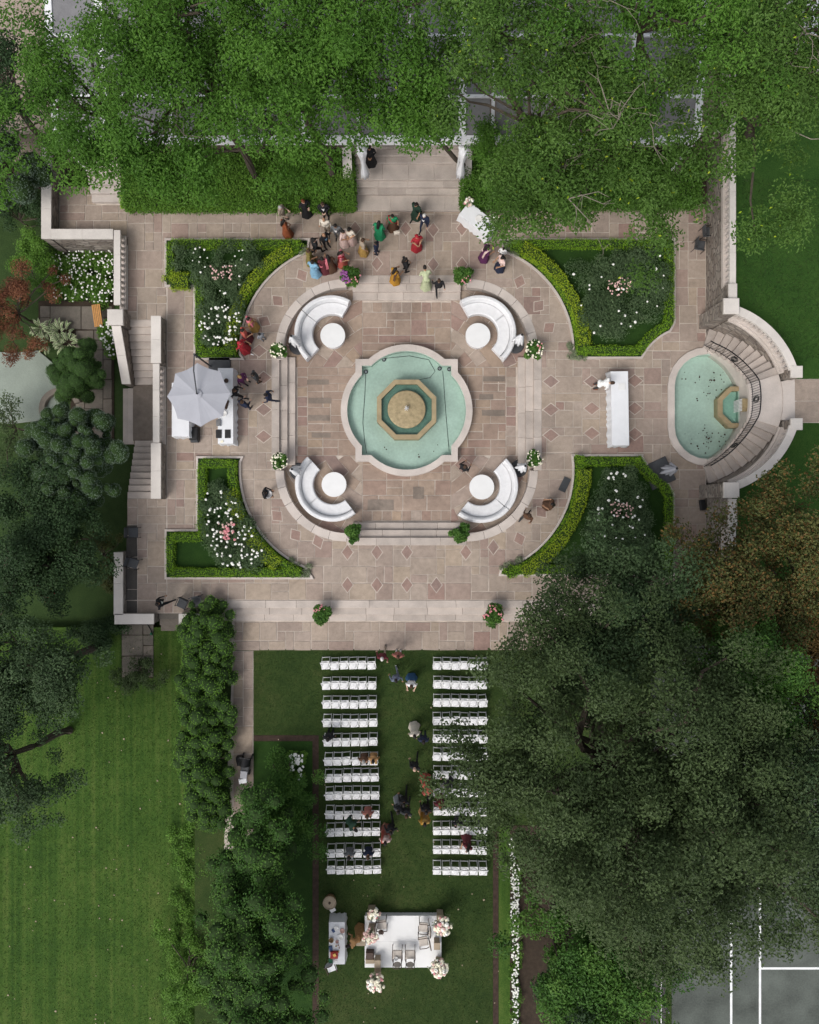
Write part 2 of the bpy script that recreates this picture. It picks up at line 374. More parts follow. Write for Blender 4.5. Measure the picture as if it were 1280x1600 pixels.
def bloom_object(name, pts, size, material, parent=None, kind='stuff', squash=.7):
    bm = bmesh.new(); bmesh.ops.create_icosphere(bm, subdivisions=1, radius=1)
    bv = np.array([v.co[:] for v in bm.verts]); bf = np.array([[v.index for v in f.verts] for f in bm.faces]); bm.free()
    P = np.asarray(pts, float); n = len(P); s = np.asarray(size if hasattr(size, '__len__') else [size]*n)*(.7+.6*rng.random(n))
    v = bv[None]*s[:, None, None]*np.array([1, 1, squash])*(1+.25*rng.normal(size=(n, len(bv), 1))*.6)+P[:, None]
    f = bf[None]+(np.arange(n)*len(bv))[:, None, None]
    me = bpy.data.meshes.new(name); me.from_pydata(v.reshape(-1, 3), [], f.reshape(-1, 3)); me.materials.append(M[material]); me.update()
    o = link(bpy.data.objects.new(name, me), parent)
    if kind: o['kind'] = kind
    return o

# ============================================================ THE SETTING
COURT, LOW, GARD, WLAWN, UP, HOUSE, TENNIS = -.45, -.45, -1.45, -.95, 1.9, 1.36, -1.0
CX, CY = 635.5, 641.0             # fountain centre in terrace pixels
def struct(o): o['kind'] = 'structure'; return o
b = MB(); b.prism([(-400, -400), (400, -400), (400, 400), (-400, 400)], -1.9, -1.5); struct(b.build('ground', 'ground_cover'))
b = MB(); b.prism(px_poly([(-1200, 985), (300, 985), (300, 2600), (-1200, 2600)]), -1.49, WLAWN); struct(b.build('west_lawn', 'lawn_west'))
b = MB(); b.prism(px_poly([(300, 1016), (1022, 1016), (1022, 2600), (300, 2600)]), -1.49, LOW-.012); struct(b.build('ceremony_lawn', 'lawn_ceremony'))
b = MB(); b.prism(px_poly([(1022, 1015), (2400, 1015), (2400, 2600), (1022, 2600)]), -1.49, TENNIS); struct(b.build('tennis_court', 'court_surface'))
lines = MB()
def tl(x0, y0, x1, y1): lines.prism(px_poly([(x0, y0), (x1, y0), (x1, y1), (x0, y1)], TENNIS), TENNIS-.01, TENNIS+.004)
tl(1141, 1300, 1144.5, 1900); tl(1186, 1330, 1189.5, 1900); tl(1189.5, 1511.5, 1500, 1515)
lo = lines.build('court_line', 'line_paint'); lo.parent = bpy.data.objects['tennis_court']
b = MB(); b.prism(px_poly([(1024, 1300), (1040, 1300), (1040, 2000), (1024, 2000)], TENNIS), TENNIS-.02, TENNIS+.03); struct(b.build('gravel_path', 'asphalt'))
b = MB(); b.prism(px_poly([(1040.5, 1300), (1049, 1300), (1049, 2000), (1040.5, 2000)], TENNIS), TENNIS-.02, TENNIS+.05); struct(b.build('grass_verge', 'lawn_ceremony'))
up_poly = [P2(1116, -300)]+[(P2(1066, 635)[0]+math.cos(R(a))*138*S, P2(1066, 635)[1]+math.sin(R(a))*138*S) for a in [68-3.4*i for i in range(41)]]+[P2(1116, 1010), P2(2400, 1010), P2(2400, -300)]
b = MB(); b.prism(up_poly, -1.49, UP); struct(b.build('upper_lawn', 'lawn_upper'))
b = MB(); b.prism(px_poly([(-400, -700), (1103, -700), (1103, 231.5), (-400, 231.5)]), -1.49, HOUSE); struct(b.build('house_terrace', 'flagstone'))

# ------------------------------------------------------------ flagstones
def ashlar(x0, y0, x1, y1, u, sizes):
    nx = max(1, round((x1-x0)/u)); ny = max(1, round((y1-y0)/u)); ux = (x1-x0)/nx; uy = (y1-y0)/ny
    occ = np.zeros((nx, ny), bool); out = []
    for j in range(ny):
        for i in range(nx):
            if occ[i, j]: continue
            for _ in range(8):
                w, h = random.choice(sizes)
                if i+w <= nx and j+h <= ny and not occ[i:i+w, j:j+h].any(): break
            else: w = h = 1
            occ[i:i+w, j:j+h] = True
            out.append((x0+i*ux, y0+j*uy, x0+(i+w)*ux, y0+(j+h)*uy))
    # wobble shared coordinate lines a little
    return out
SZ = [(2, 1), (1, 2), (2, 2), (3, 2), (2, 3), (2, 2), (3, 1), (1, 1), (2, 2), (3, 2)]
hc = P2(CX, CY); HALF = 205*S; CR = 111*S; CO = HALF-CR
def out_court(p, half=HALF, cr=CR):
    dx, dy = p[0]-hc[0], p[1]-hc[1]; ax, ay = abs(dx), abs(dy); co = half-cr
    if ax >= half or ay >= half: return p
    if ax > co and ay > co:
        ex, ey = ax-co, ay-co; d = math.hypot(ex, ey)
        if d >= cr: return p
        k = cr/max(d, 1e-6); ax, ay = co+ex*k, co+ey*k
    elif half-ax < half-ay: ax = half
    else: ay = half
    return (hc[0]+math.copysign(ax, dx), hc[1]+math.copysign(ay, dy))
pc = P2(1104, 635.5); PR = 61*S; PH = 31.5*S
def out_pool(p):
    dx = p[0]-pc[0]; dy = p[1]-pc[1]; cy = max(-PH, min(PH, dy)); ex, ey = dx, dy-cy; d = math.hypot(ex, ey)
    if d >= PR: return p
    k = PR/max(d, 1e-6); return (pc[0]+ex*k, pc[1]+cy+ey*k)
def poly_area(p): return .5*sum(p[i][0]*p[(i+1) % len(p)][1]-p[(i+1) % len(p)][0]*p[i][1] for i in range(len(p)))
def densify(p, st=.09):
    o = []
    for i in range(len(p)):
        a, b2 = p[i], p[(i+1) % len(p)]; n = max(1, int(math.hypot(b2[0]-a[0], b2[1]-a[1])/st))
        o += [(a[0]+(b2[0]-a[0])*k/n, a[1]+(b2[1]-a[1])*k/n) for k in range(n)]
    return o
def shrink(p, g):
    cx = sum(q[0] for q in p)/len(p); cy = sum(q[1] for q in p)/len(p); o = []
    for x, y in p:
        dx, dy = x-cx, y-cy; o.append((x-math.copysign(min(g, abs(dx)), dx), y-math.copysign(min(g, abs(dy)), dy)))
    return o
def slab(parent, poly, z, material, th=.035, name='flagstone', rect=True, g=.02):
    if rect:
        poly = shrink(poly, g)
        poly = [(x+random.uniform(-.012, .012), y+random.uniform(-.012, .012)) for x, y in poly]
    b = MB(); b.prism(poly, z-th, z+random.uniform(-.001, .001), bottom=False)
    return b.build(name, material, parent)
def in_poly(p, poly):
    c = False; n = len(poly)
    for i in range(n):
        x1, y1 = poly[i]; x2, y2 = poly[(i+1) % n]
        if (y1 > p[1]) != (y2 > p[1]) and p[0] < (x2-x1)*(p[1]-y1)/(y2-y1)+x1: c = not c
    return c
# planting beds (terrace pixels)
def parc(cx, cy, r, a0, a1, n=14): return [(cx+r*math.cos(R(a0+(a1-a0)*i/n)), cy-r*math.sin(R(a0+(a1-a0)*i/n))) for i in range(n+1)]
BEDS = {
 'TL': [(258, 373), (485, 373)]+parc(540, 548, 163, 111, 182)+[(383, 563), (303, 563), (303, 449), (258, 449)],
 'TR': [(1055, 373), (780, 373)]+parc(731, 548, 163, 69, -2)+[(890, 561), (1003, 561)]+parc(1082, 600, 88, 151, 113, 6)+[(1055, 505)],
 'BL': [(258, 905), (491, 905)]+parc(540, 734, 163, -112, -184)+[(381, 713), (307, 713), (307, 827), (258, 827)],
 'BR': [(1054, 900), (779, 900)]+parc(731, 734, 163, -72, 8)+[(893, 710), (1005, 710)]+parc(1082, 672, 88, -152, -116, 6)+[(1054, 772)]}
BEDS = {k: px_poly(v) for k, v in BEDS.items()}
def fill(parent, x0, y0, x1, y1, z, material, u=.37, sizes=SZ, projs=(), skip=(), red=.0, limit=300):
    """rect in px at level z; flagstones clipped by projection functions"""
    a = P2(x0, y1, z); c = P2(x1, y0, z); made = []
    for r in ashlar(a[0], a[1], c[0], c[1], u, sizes):
        poly = [(r[0], r[1]), (r[2], r[1]), (r[2], r[3]), (r[0], r[3])]
        if any(all(in_poly(p, s) for p in densify(poly, .3)) for s in skip): continue
        touched = False
        for f in projs:
            if any(f(p) != p for p in densify(poly, .12)):
                if not touched: poly = densify(shrink(poly, .016), .07)
                touched = True
                poly = [f(p) for p in poly]
        if touched:
            q = [poly[0]]
            for p in poly[1:]:
                if math.hypot(p[0]-q[-1][0], p[1]-q[-1][1]) > .012: q.append(p)
            poly = q
            if len(poly) < 3 or abs(poly_area(poly)) < .03: continue
            if any(math.hypot(f(q)[0]-q[0], f(q)[1]-q[1]) > .03 for f in projs for q in densify(poly, .05)): continue
        m = 'red_stone' if random.random() < red else material
        made.append((abs(poly_area(poly)), poly, m, not touched))
    for ar, poly, m, rect in made: slab(parent, poly, z, m, rect=rect)
    return len(made)
def sheet(name, pts, z, material='mortar'):
    b = MB(); b.prism(pts, z-.35, z-.022); return struct(b.build(name, material))
def court_edge(q0, q1, n=12):
    out = []
    for i in range(n+1):
        a = R(q0+(q1-q0)*i/n); sx = math.copysign(1, math.cos(R((q0+q1)/2))); sy = math.copysign(1, math.sin(R((q0+q1)/2)))
        out.append((hc[0]+sx*CO+CR*math.cos(a), hc[1]+sy*CO+CR*math.sin(a)))
    return out
yN = hc[1]+CO; yS = hc[1]-CO
def pxx(x): return P2(x, 0)[0]
def pxy(y): return P2(0, y)[1]
tn = sheet('terrace_north', [(pxx(199), pxy(318)), (pxx(1104), pxy(318)), (pxx(1104), yN)]+court_edge(0, 90)+court_edge(90, 180)+[(pxx(260), yN), (pxx(260), pxy(499.5)), (pxx(199), pxy(499.5))], 0)
tw = sheet('terrace_west', [(pxx(260), yN), (hc[0]-HALF, yN), (hc[0]-HALF, yS), (pxx(260), yS)], 0)
te = sheet('terrace_east', [(hc[0]+HALF, yN), (pxx(1104), yN)]+[(pc[0]+PR*.97*math.cos(R(a)), pc[1]+(PH if a < 180 else -PH)+PR*.97*math.sin(R(a))) for a in range(100, 261, 10)]+[(pxx(1104), yS), (hc[0]+HALF, yS)], 0)
ts = sheet('terrace_south', [(pxx(199), pxy(938)), (pxx(1104), pxy(938)), (pxx(1104), yS)]+court_edge(0, -90)+court_edge(-90, -180)+[(pxx(260), yS), (pxx(260), pxy(779)), (pxx(199), pxy(779))], 0)
beds = list(BEDS.values()); pj = (out_court, out_pool)
fill(tn, 199, 320, 1103, 449, 0, 'flagstone', .42, projs=pj, skip=beds, red=.03)
fill(tn, 199, 449, 260, 499.5, 0, 'flagstone', .42, red=.05)
fill(tn, 261, 449, 1103, 547.9, 0, 'flagstone', .42, projs=pj, skip=beds, red=.03)
fill(tw, 261, 548.2, 430.5, 733.8, 0, 'flagstone', .42, red=.04, skip=beds)
fill(te, 840.5, 548.2, 1103, 733.8, 0, 'flagstone', .42, projs=pj, red=.04, skip=beds)
fill(ts, 261, 734.2, 1103, 779, 0, 'flagstone', .42, projs=pj, skip=beds, red=.03)
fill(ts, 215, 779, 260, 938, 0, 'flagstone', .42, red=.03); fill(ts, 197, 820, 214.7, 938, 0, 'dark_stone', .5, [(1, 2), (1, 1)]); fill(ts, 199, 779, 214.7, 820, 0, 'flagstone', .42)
fill(ts, 261, 779.3, 1103, 937.5, 0, 'flagstone', .42, projs=pj, skip=beds, red=.03)
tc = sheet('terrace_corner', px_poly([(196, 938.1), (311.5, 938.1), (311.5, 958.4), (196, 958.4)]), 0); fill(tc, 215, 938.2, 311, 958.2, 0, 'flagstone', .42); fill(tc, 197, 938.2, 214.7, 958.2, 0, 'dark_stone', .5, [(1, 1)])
# red diamonds set into the paving, with their pale joints
def diamond(parent, px, py, hw=9.5, hh=9.5, rot=0.0, z=0.0):
    c = P2(px, py, z); ca, sa = math.cos(R(rot)), math.sin(R(rot))
    def d(k): return [(c[0]+(x*ca-y*sa)*k*S, c[1]+(x*sa+y*ca)*k*S) for x, y in ((hw, 0), (0, hh), (-hw, 0), (0, -hh))]
    jb.prism(d(1.16), z-.01, z+.003)
    b = MB(); b.prism(d(1.0), z-.01, z+.007, bottom=False); b.build('diamond_flagstone', 'red_stone', parent)
jb = MB()
for x, y in ((589, 412), (634, 357), (677, 359), (722, 357), (677, 413), (722, 413), (555, 357), (590, 357)): diamond(tn, x, y, 8.5, 11)
for x, y in ((497, 846), (543, 863), (589, 863), (636, 863), (728, 863), (543, 914), (589, 914), (636, 914), (682, 914), (771, 855)): diamond(ts, x, y, 8.5, 11.5, 0 if y > 850 else 20)
for x, y, r in ((433, 806, 45), (462, 836, 35), (472, 430, 30), (434, 470, 45), (413, 502, 60), (812, 440, -20), (842, 478, -40), (858, 512, -50), (812, 842, 20), (846, 800, 40)): diamond(tn if y < 548 else ts, x, y, 9, 11, r)
for x, y in ((405, 548), (412, 590), (412, 640), (412, 682), (861, 596), (861, 640), (861, 680), (925, 596), (925, 638), (925, 677), (992, 595), (992, 638), (992, 678)): diamond(te if x > 640 else (tw if y > 548 else tn), x, y, 12, 9.5)
jo = jb.build('pale_joint', 'mortar', tn); jo['kind'] = 'stuff'

# ------------------------------------------------------------ sunken court
cf = MB(); cf.prism([(hc[0]-HALF, hc[1]-HALF), (hc[0]+HALF, hc[1]-HALF), (hc[0]+HALF, hc[1]+HALF), (hc[0]-HALF, hc[1]+HALF)], COURT-.4, COURT-.022)
court = struct(cf.build('sunken_court', 'mortar'))
IN = HALF-13*S; CIN = CR-13*S
def in_court(p, half=IN, cr=CIN):
    dx, dy = p[0]-hc[0], p[1]-hc[1]; co = half-cr; ax, ay = min(abs(dx), half), min(abs(dy), half)
    if ax > co and ay > co:
        d = math.hypot(ax-co, ay-co)
        if d > cr: ax, ay = co+(ax-co)*cr/d, co+(ay-co)*cr/d
    q = (hc[0]+math.copysign(ax, dx), hc[1]+math.copysign(ay, dy))
    return p if math.hypot(q[0]-p[0], q[1]-p[1]) < 1e-6 else q
B0 = 70*S; QR = 96*S
def out_quad(p):
    dx, dy = p[0]-hc[0], p[1]-hc[1]; d = math.hypot(dx, dy)
    if d >= QR: return p
    k = QR/max(d, 1e-6); return (hc[0]+dx*k, hc[1]+dy*k)
def court_fill(x0, y0, x1, y1, material, u, sizes, red=.05):
    for r in ashlar(hc[0]+x0, hc[1]+y0, hc[0]+x1, hc[1]+y1, u, sizes):
        poly = [(r[0], r[1]), (r[2], r[1]), (r[2], r[3]), (r[0], r[3])]; touched = any(out_quad(p) != p for p in densify(poly, .1))
        if touched:
            poly = [out_quad(p) for p in densify(shrink(poly, .014), .07)]
            if abs(poly_area(poly)) < .03: continue
        slab(court, poly, COURT, 'red_stone' if random.random() < red else material, rect=not touched)
ST = 173*S; BD = 157*S
SZ2 = [(3, 1), (2, 1), (2, 1), (4, 1), (3, 2), (2, 2)]
court_fill(-B0, 60*S, B0, BD, 'court_stone', .38, SZ2); court_fill(-B0, -BD, B0, -60*S, 'court_stone', .38, SZ2)
court_fill(60*S, -B0, BD, B0, 'court_stone', .38, SZ2); court_fill(-BD, -B0, -60*S, B0, 'court_stone', .38, SZ2)
for s in (-1, 1):   # red border strips by the steps
    n = 9
    for i in range(n):
        t0 = -B0+2*B0*i/n; t1 = -B0+2*B0*(i+1)/n
        slab(court, [(hc[0]+t0, hc[1]+min(s*BD, s*ST)), (hc[0]+t1, hc[1]+min(s*BD, s*ST)), (hc[0]+t1, hc[1]+max(s*BD, s*ST)), (hc[0]+t0, hc[1]+max(s*BD, s*ST))], COURT, random.choice(['red_stone', 'court_stone', 'court_stone', 'flagstone']))
        slab(court, [(hc[0]+min(s*BD, s*ST), hc[1]+t0), (hc[0]+max(s*BD, s*ST), hc[1]+t0), (hc[0]+max(s*BD, s*ST), hc[1]+t1), (hc[0]+min(s*BD, s*ST), hc[1]+t1)], COURT, random.choice(['red_stone', 'court_stone', 'court_stone', 'flagstone']))
# fans of stones in the four corners
for q in range(4):
    sx, sy = ((1, 1), (-1, 1), (-1, -1), (1, -1))[q]
    r0 = QR; rows = [96, 113, 132, 150, 170, 190, 212, 236]
    for k in range(len(rows)-1):
        ra, rb = rows[k]*S, rows[k+1]*S; n = random.choice([5, 6, 7]) if k else 5; cuts = [0]+sorted(random.uniform(.08, .92) for _ in range(n-1))+[1]
        cuts = [c*.6+i/n*.4 for i, c in enumerate(cuts)]; cuts[0] = 0; cuts[-1] = 1
        for i in range(n):
            a0, a1 = 90*cuts[i], 90*cuts[i+1]; st = max(2, int((a1-a0)*rb/60/.1))
            poly = [(ra*math.cos(R(a0+(a1-a0)*j/st)), ra*math.sin(R(a0+(a1-a0)*j/st))) for j in range(st+1)]+[(rb*math.cos(R(a1+(a0-a1)*j/st)), rb*math.sin(R(a1+(a0-a1)*j/st))) for j in range(st+1)]
            poly = densify(shrink(poly, .016), .12)
            poly = [(max(x, B0+.012), max(y, B0+.012)) for x, y in poly]
            poly = [in_court((hc[0]+sx*x, hc[1]+sy*y)) for x, y in poly]
            qd = [poly[0]]
            for p in poly[1:]:
                if math.hypot(p[0]-qd[-1][0], p[1]-qd[-1][1]) > .012: qd.append(p)
            if len(qd) < 3 or abs(poly_area(qd)) < .03: continue
            slab(court, qd, COURT, random.choice(['court_stone', 'court_stone', 'flagstone', 'court_stone', 'flagstone', 'red_stone'] if k else ['red_stone', 'court_stone', 'flagstone']), rect=False)
# darker stained stones lying in the court floor
for x, y, w, h in ((595, 789, 41, 17), (654, 770, 17, 19), (497, 597, 34, 8), (500, 626, 36, 9), (498, 653, 34, 9), (502, 680, 30, 8), (772, 592, 34, 8), (760, 620, 22, 8), (771, 645, 36, 9)):
    a = P2(x-w/2, y+h/2, COURT); c2 = P2(x+w/2, y-h/2, COURT); b = MB(); b.box(a[0], a[1], COURT-.02, c2[0], c2[1], COURT+.006); b.build('stained_flagstone', 'stain_stone', court)
# coping of the court: curved corner stones
cop = empty('court_coping', (hc[0], hc[1], 0)); tag(cop, 'pale curved stone coping around the sunken court', 'coping')
for q in range(4):
    sx, sy = ((1, 1), (-1, 1), (-1, -1), (1, -1))[q]
    for k in range(6):
        a0, a1 = 90*q+15*k+.15, 90*q+15*k+14.85
        o_ = [(sx*CO+CR*math.cos(R(a0+(a1-a0)*j/4)), sy*CO+CR*math.sin(R(a0+(a1-a0)*j/4))) for j in range(5)]
        i_ = [(sx*CO+CIN*math.cos(R(a0+(a1-a0)*j/4)), sy*CO+CIN*math.sin(R(a0+(a1-a0)*j/4))) for j in range(5)]
        b = MB(); b.ring(o_, i_, COURT-.05, .012, closed=False); b.build('coping_stone', 'limestone', cop)
def steps(name, label, axis, sgn, edges, zs, t0, t1, block=1.35, material='step_stone', zbot=None, c=None):
    """blocks of a flight: edges px distances from centre, outermost first"""
    root = empty(name, (0, 0, 0)); tag(root, label, 'steps'); cx, cy = c if c else hc
    for i, z in enumerate(zs):
        e0, e1 = sorted((edges[i]*S*sgn, edges[i+1]*S*sgn)); L0, L1 = t0[i]*S, t1[i]*S
        n = max(1, round((L1-L0)/block)); cuts = [L0+(L1-L0)*k/n+(random.uniform(-.2, .2) if 0 < k < n else 0) for k in range(n+1)]
        zb = (zbot if zbot is not None else zs[-1]-.3)
        ov = .02
        for k in range(n):
            if axis == 'y': bb = (cx+cuts[k]+.003, cy+e0-(ov if sgn > 0 else 0)*0, zb, cx+cuts[k+1]-.003, cy+e1, z)
            else: bb = (cx+e0, cy+cuts[k]+.003, zb, cx+e1, cy+cuts[k+1]-.003, z)
            b = MB(); b.box(*bb, bev=.012); b.build('step_block', material, root)
    return root
E = [211, 199, 187, 175.5]
for nm, ax, sg in (('upper', 'y', 1), ('lower', 'y', -1), ('right', 'x', 1), ('left', 'x', -1)):
    steps('court_steps', {'upper': 'three pale stone steps between two leafy planters under the standing guests', 'lower': 'three pale stone steps between two green planters below the fountain', 'left': 'three pale stone steps left of the fountain near the grey parasol', 'right': 'three pale stone steps right of the fountain towards the long white table'}[nm],
          ax, sg, E, [.012, -.15, -.30], [-94, -85, -85], [94, 85, 85], zbot=COURT-.05)
# ------------------------------------------------------------ fountain pool
FZ = .02
def quatre(g):
    """outline of the pool, g px inside the outer edge, in metres about hc"""
    A = 80-g; pts = []; Rr = 88.0; cc = 103-Rr; rr = Rr-g
    # corner square from A; arcs centred cc along each axis
    for q in range(4):
        base = []
        t = math.sqrt(max(0, rr*rr-(A-cc)**2)); a = math.degrees(math.atan2(t, A-cc))
        base += [(cc+rr*math.cos(R(-a+2*a*i/16)), rr*math.sin(R(-a+2*a*i/16))) for i in range(17)]
        base += [(A, A)]
        for x, y in base:
            for _ in range(q): x, y = -y, x
            pts.append((hc[0]+x*S, hc[1]+y*S))
    return pts
fp = empty('fountain_pool', (hc[0], hc[1], COURT)); tag(fp, 'lobed pale stone fountain pool with mint green water in the sunken court', 'pool')
def local(mb, ref): mb.v = [(x-ref[0], y-ref[1], z-ref[2]) for x, y, z in mb.v]; return mb
fref = (hc[0], hc[1], COURT)
qo, qi, qi2 = quatre(0), quatre(10.0), quatre(8.5)
n4 = len(qo)//4
for k in range(4):
    for (i0, i1) in ((0, 6), (6, 12), (12, n4)):
        idx = [(k*n4+i) % len(qo) for i in range(i0, i1+1)]
        b = MB(); b.ring([qo[i] for i in idx], [qi[i] for i in idx], COURT-.05, FZ, closed=False); local(b, fref).build('coping_stone', 'limestone', fp)
b = MB(); b.prism(qi2, COURT-.03, COURT+.03); local(b, fref).build('basin_floor', 'pool_paint', fp)
b = MB(); b.ring(qi2, quatre(10.4), COURT-.02, FZ-.07); local(b, fref).build('basin_wall', 'pool_paint', fp)
b = MB(); b.add([(x, y, FZ-.12) for x, y in qi2], [tuple(range(len(qi2)))]); local(b, fref).build('water_surface', 'water', fp)
# octagon basin and bowl
fo = empty('fountain', (hc[0], hc[1], COURT+.03)); tag(fo, 'tan octagonal fountain basin with round stone bowl and small water jet', 'fountain')
rf = (hc[0], hc[1], COURT+.03)
def octa(r): return [(hc[0]+r*S/math.cos(R(22.5))*math.cos(R(22.5+45*i)), hc[1]+r*S/math.cos(R(22.5))*math.sin(R(22.5+45*i))) for i in range(8)]
oo, oi = octa(46), octa(39)
for i in range(8):
    j = (i+1) % 8; b = MB(); b.ring([oo[i], oo[j]], [oi[i], oi[j]], COURT+.03, .34, closed=False); local(b, rf).build('rim_stone', 'tan_stone', fo)
b = MB(); b.add([(x, y, .24) for x, y in octa(39.2)], [tuple(range(8))]); local(b, rf).build('basin_water', 'pool_water_rough', fo)
b = MB(); b.prism(octa(39.3), COURT+.04, .10); local(b, rf).build('basin_floor', 'basin_paint', fo)
b = MB(); b.lathe([(.28, 0), (.22, .3), (.3, .5), (.65, .62), (.88, .70), (.91, .73), (.90, .755), (.85, .765), (.5, .785), (.3, .80), (.2, .80), (.13, .83), (.02, .835)], 40); b.build('bowl', 'bowl_stone', fo, True)
b = MB()
for i in range(46):
    a = random.random()*6.28; r = abs(random.gauss(0, .05)); h = .88+random.random()*.3*(1-r/.2); b.ell((r*math.cos(a), r*math.sin(a)+.03, h), (.022, .022, .035), 5, 4)
b.build('water_jet', 'white_paint', fo, True)
# cable, lamps and leaves lying in the pool
def cable(pts, z, name, label, ref=None):
    b = MB(); b.tube([W(x, y, z) for x, y in pts], .012, 5); o = b.build(name, 'black_plastic'); tag(o, label, 'cable'); return o
cable([(572, 578), (570, 620), (567, 660), (570, 690), (573, 708)], COURT+.045, 'pool_cable', 'thin dark cable on the left side of the fountain pool floor')
cable([(692, 580), (695, 620), (698, 660), (702, 705)], COURT+.045, 'pool_cable', 'thin dark cable on the right side of the fountain pool floor')
cable([(600, 560), (640, 556), (670, 562), (680, 580), (672, 590), (656, 593)], COURT+.045, 'pool_cable', 'thin dark cable looping above the octagonal basin on the pool floor')
for i, (x, y) in enumerate(((600, 562), (572, 581), (702, 577), (687, 576))):
    e = empty('pool_lamp', W(x, y, COURT+.03)); tag(e, ['round black pool lamp at the top left of the fountain pool', 'small black pool lamp in the left corner notch of the pool', 'black pool lamp in the right corner notch of the pool', 'black pool lamp where the cables meet at the pool top right'][i], 'lamp', 'lamps on the pool floor')
    b = MB(); b.lathe([(.10, 0), (.10, .05), (.085, .06), (.085, .05)], 14); b.build('housing', 'black_plastic', e)
    b = MB(); b.lathe([(.06, .045), (.06, .066), (.02, .07)], 12); b.build('lens', 'grey_metal', e)
lf = []
for x, y in ((655, 714), (601, 699), (604, 702), (684, 695), (654, 710), (678, 705), (594, 690)): lf.append(W(x, y, FZ-.115))
bloom_object('fallen_leaves', lf, [.05, .03, .03, .03, .03, .025, .02], 'mulch', fp, 'stuff', .15).location = (-hc[0], -hc[1], -COURT)

# ------------------------------------------------------------ south steps, lower walk, side path
ss = empty('lawn_steps', (0, 0, 0)); tag(ss, 'long flight of pale stone steps between the terrace and the ceremony lawn', 'steps')
for i, (y0, y1, z) in enumerate(((938, 950, .012), (950, 961, -.15), (961, 971.5, -.30))):
    k = 0; x = 312.0
    while x < 1020:
        x2 = min(1020, x+random.uniform(42, 62)); a = P2(x, y1); c2 = P2(x2, y0)
        b = MB(); b.box(a[0]+.003, a[1], -.7, c2[0]-.003, c2[1], z, bev=.012); b.build('step_block', 'step_stone', ss); x = x2
lw = sheet('lower_walk', px_poly([(312, 971.5), (1020, 971.5), (1020, 1016.8), (312, 1016.8)]), LOW+.02)
fill(lw, 366, 972, 1020, 1016.5, LOW+.02, 'flagstone', .42, [(2, 1), (2, 2), (1, 2), (2, 1), (3, 1), (3, 2), (1, 1)], red=.05)
sp = sheet('side_path', px_poly([(364, 1017), (396, 1017), (396, 1330), (350, 1330)], LOW), LOW+.03)
fill(sp, 364.5, 1017.5, 395.5, 1325, LOW+.03, 'flagstone', .45, [(1, 2), (2, 2), (2, 1), (1, 1), (2, 3)])

# ------------------------------------------------------------ west: walls, stairs, lower garden
def wall(name, label, p0, p1, wpx, z0, z1, cap=.1, cap_over=1.5, stone='rubble', capmat='pale_stone', z1b=None, blk=1.3):
    """straight wall between plan px points, with coping stones"""
    a = Vector(P2(*p0)); c = Vector(P2(*p1)); d = c-a; L = d.length; d.normalize(); nrm = Vector((-d.y, d.x)); w = wpx*S/2; wc = w+cap_over*S
    z1b = z1 if z1b is None else z1b
    root = empty(name, (a.x, a.y, z0)); tag(root, label, 'wall')
    def bar(t0, t1, hw, zb0, zb1, za0, za1):
        vs = []
        for t, zb, zt in ((t0, zb0, za0), (t1, zb1, za1)):
            p = d*t
            for s_, z in ((-1, zb), (1, zb), (1, zt), (-1, zt)): q = p+nrm*hw*s_; vs.append((q.x, q.y, z-z0))
        return MB().add(vs, [(0, 3, 2, 1), (4, 5, 6, 7), (0, 1, 5, 4), (1, 2, 6, 5), (2, 3, 7, 6), (3, 0, 4, 7)])
    bar(0, L, w, z0, z0, z1-cap, z1b-cap).build('wall_face', stone, root)
    n = max(1, round(L/blk))
    for k in range(n):
        t0, t1 = L*k/n, L*(k+1)/n; f = lambda t: z1+(z1b-z1)*t/L
        bar(t0+.004, t1-.004, wc, f(t0)-cap, f(t1)-cap, f(t0), f(t1)).build('coping_stone', capmat, root)
    return root
bl = MB(); bl.box(-.075, -.075, 0, .075, .075, .06)
bl.lathe([(.05, .06), (.075, .16), (.08, .24), (.06, .36), (.035, .48), (.05, .53), (.04, .56)], 8); bl.box(-.07, -.07, .56, .07, .07, .62)
BAL = bl.mesh('baluster', 'limestone', True)
for p in BAL.polygons: p.use_smooth = len(p.vertices) == 4 and False
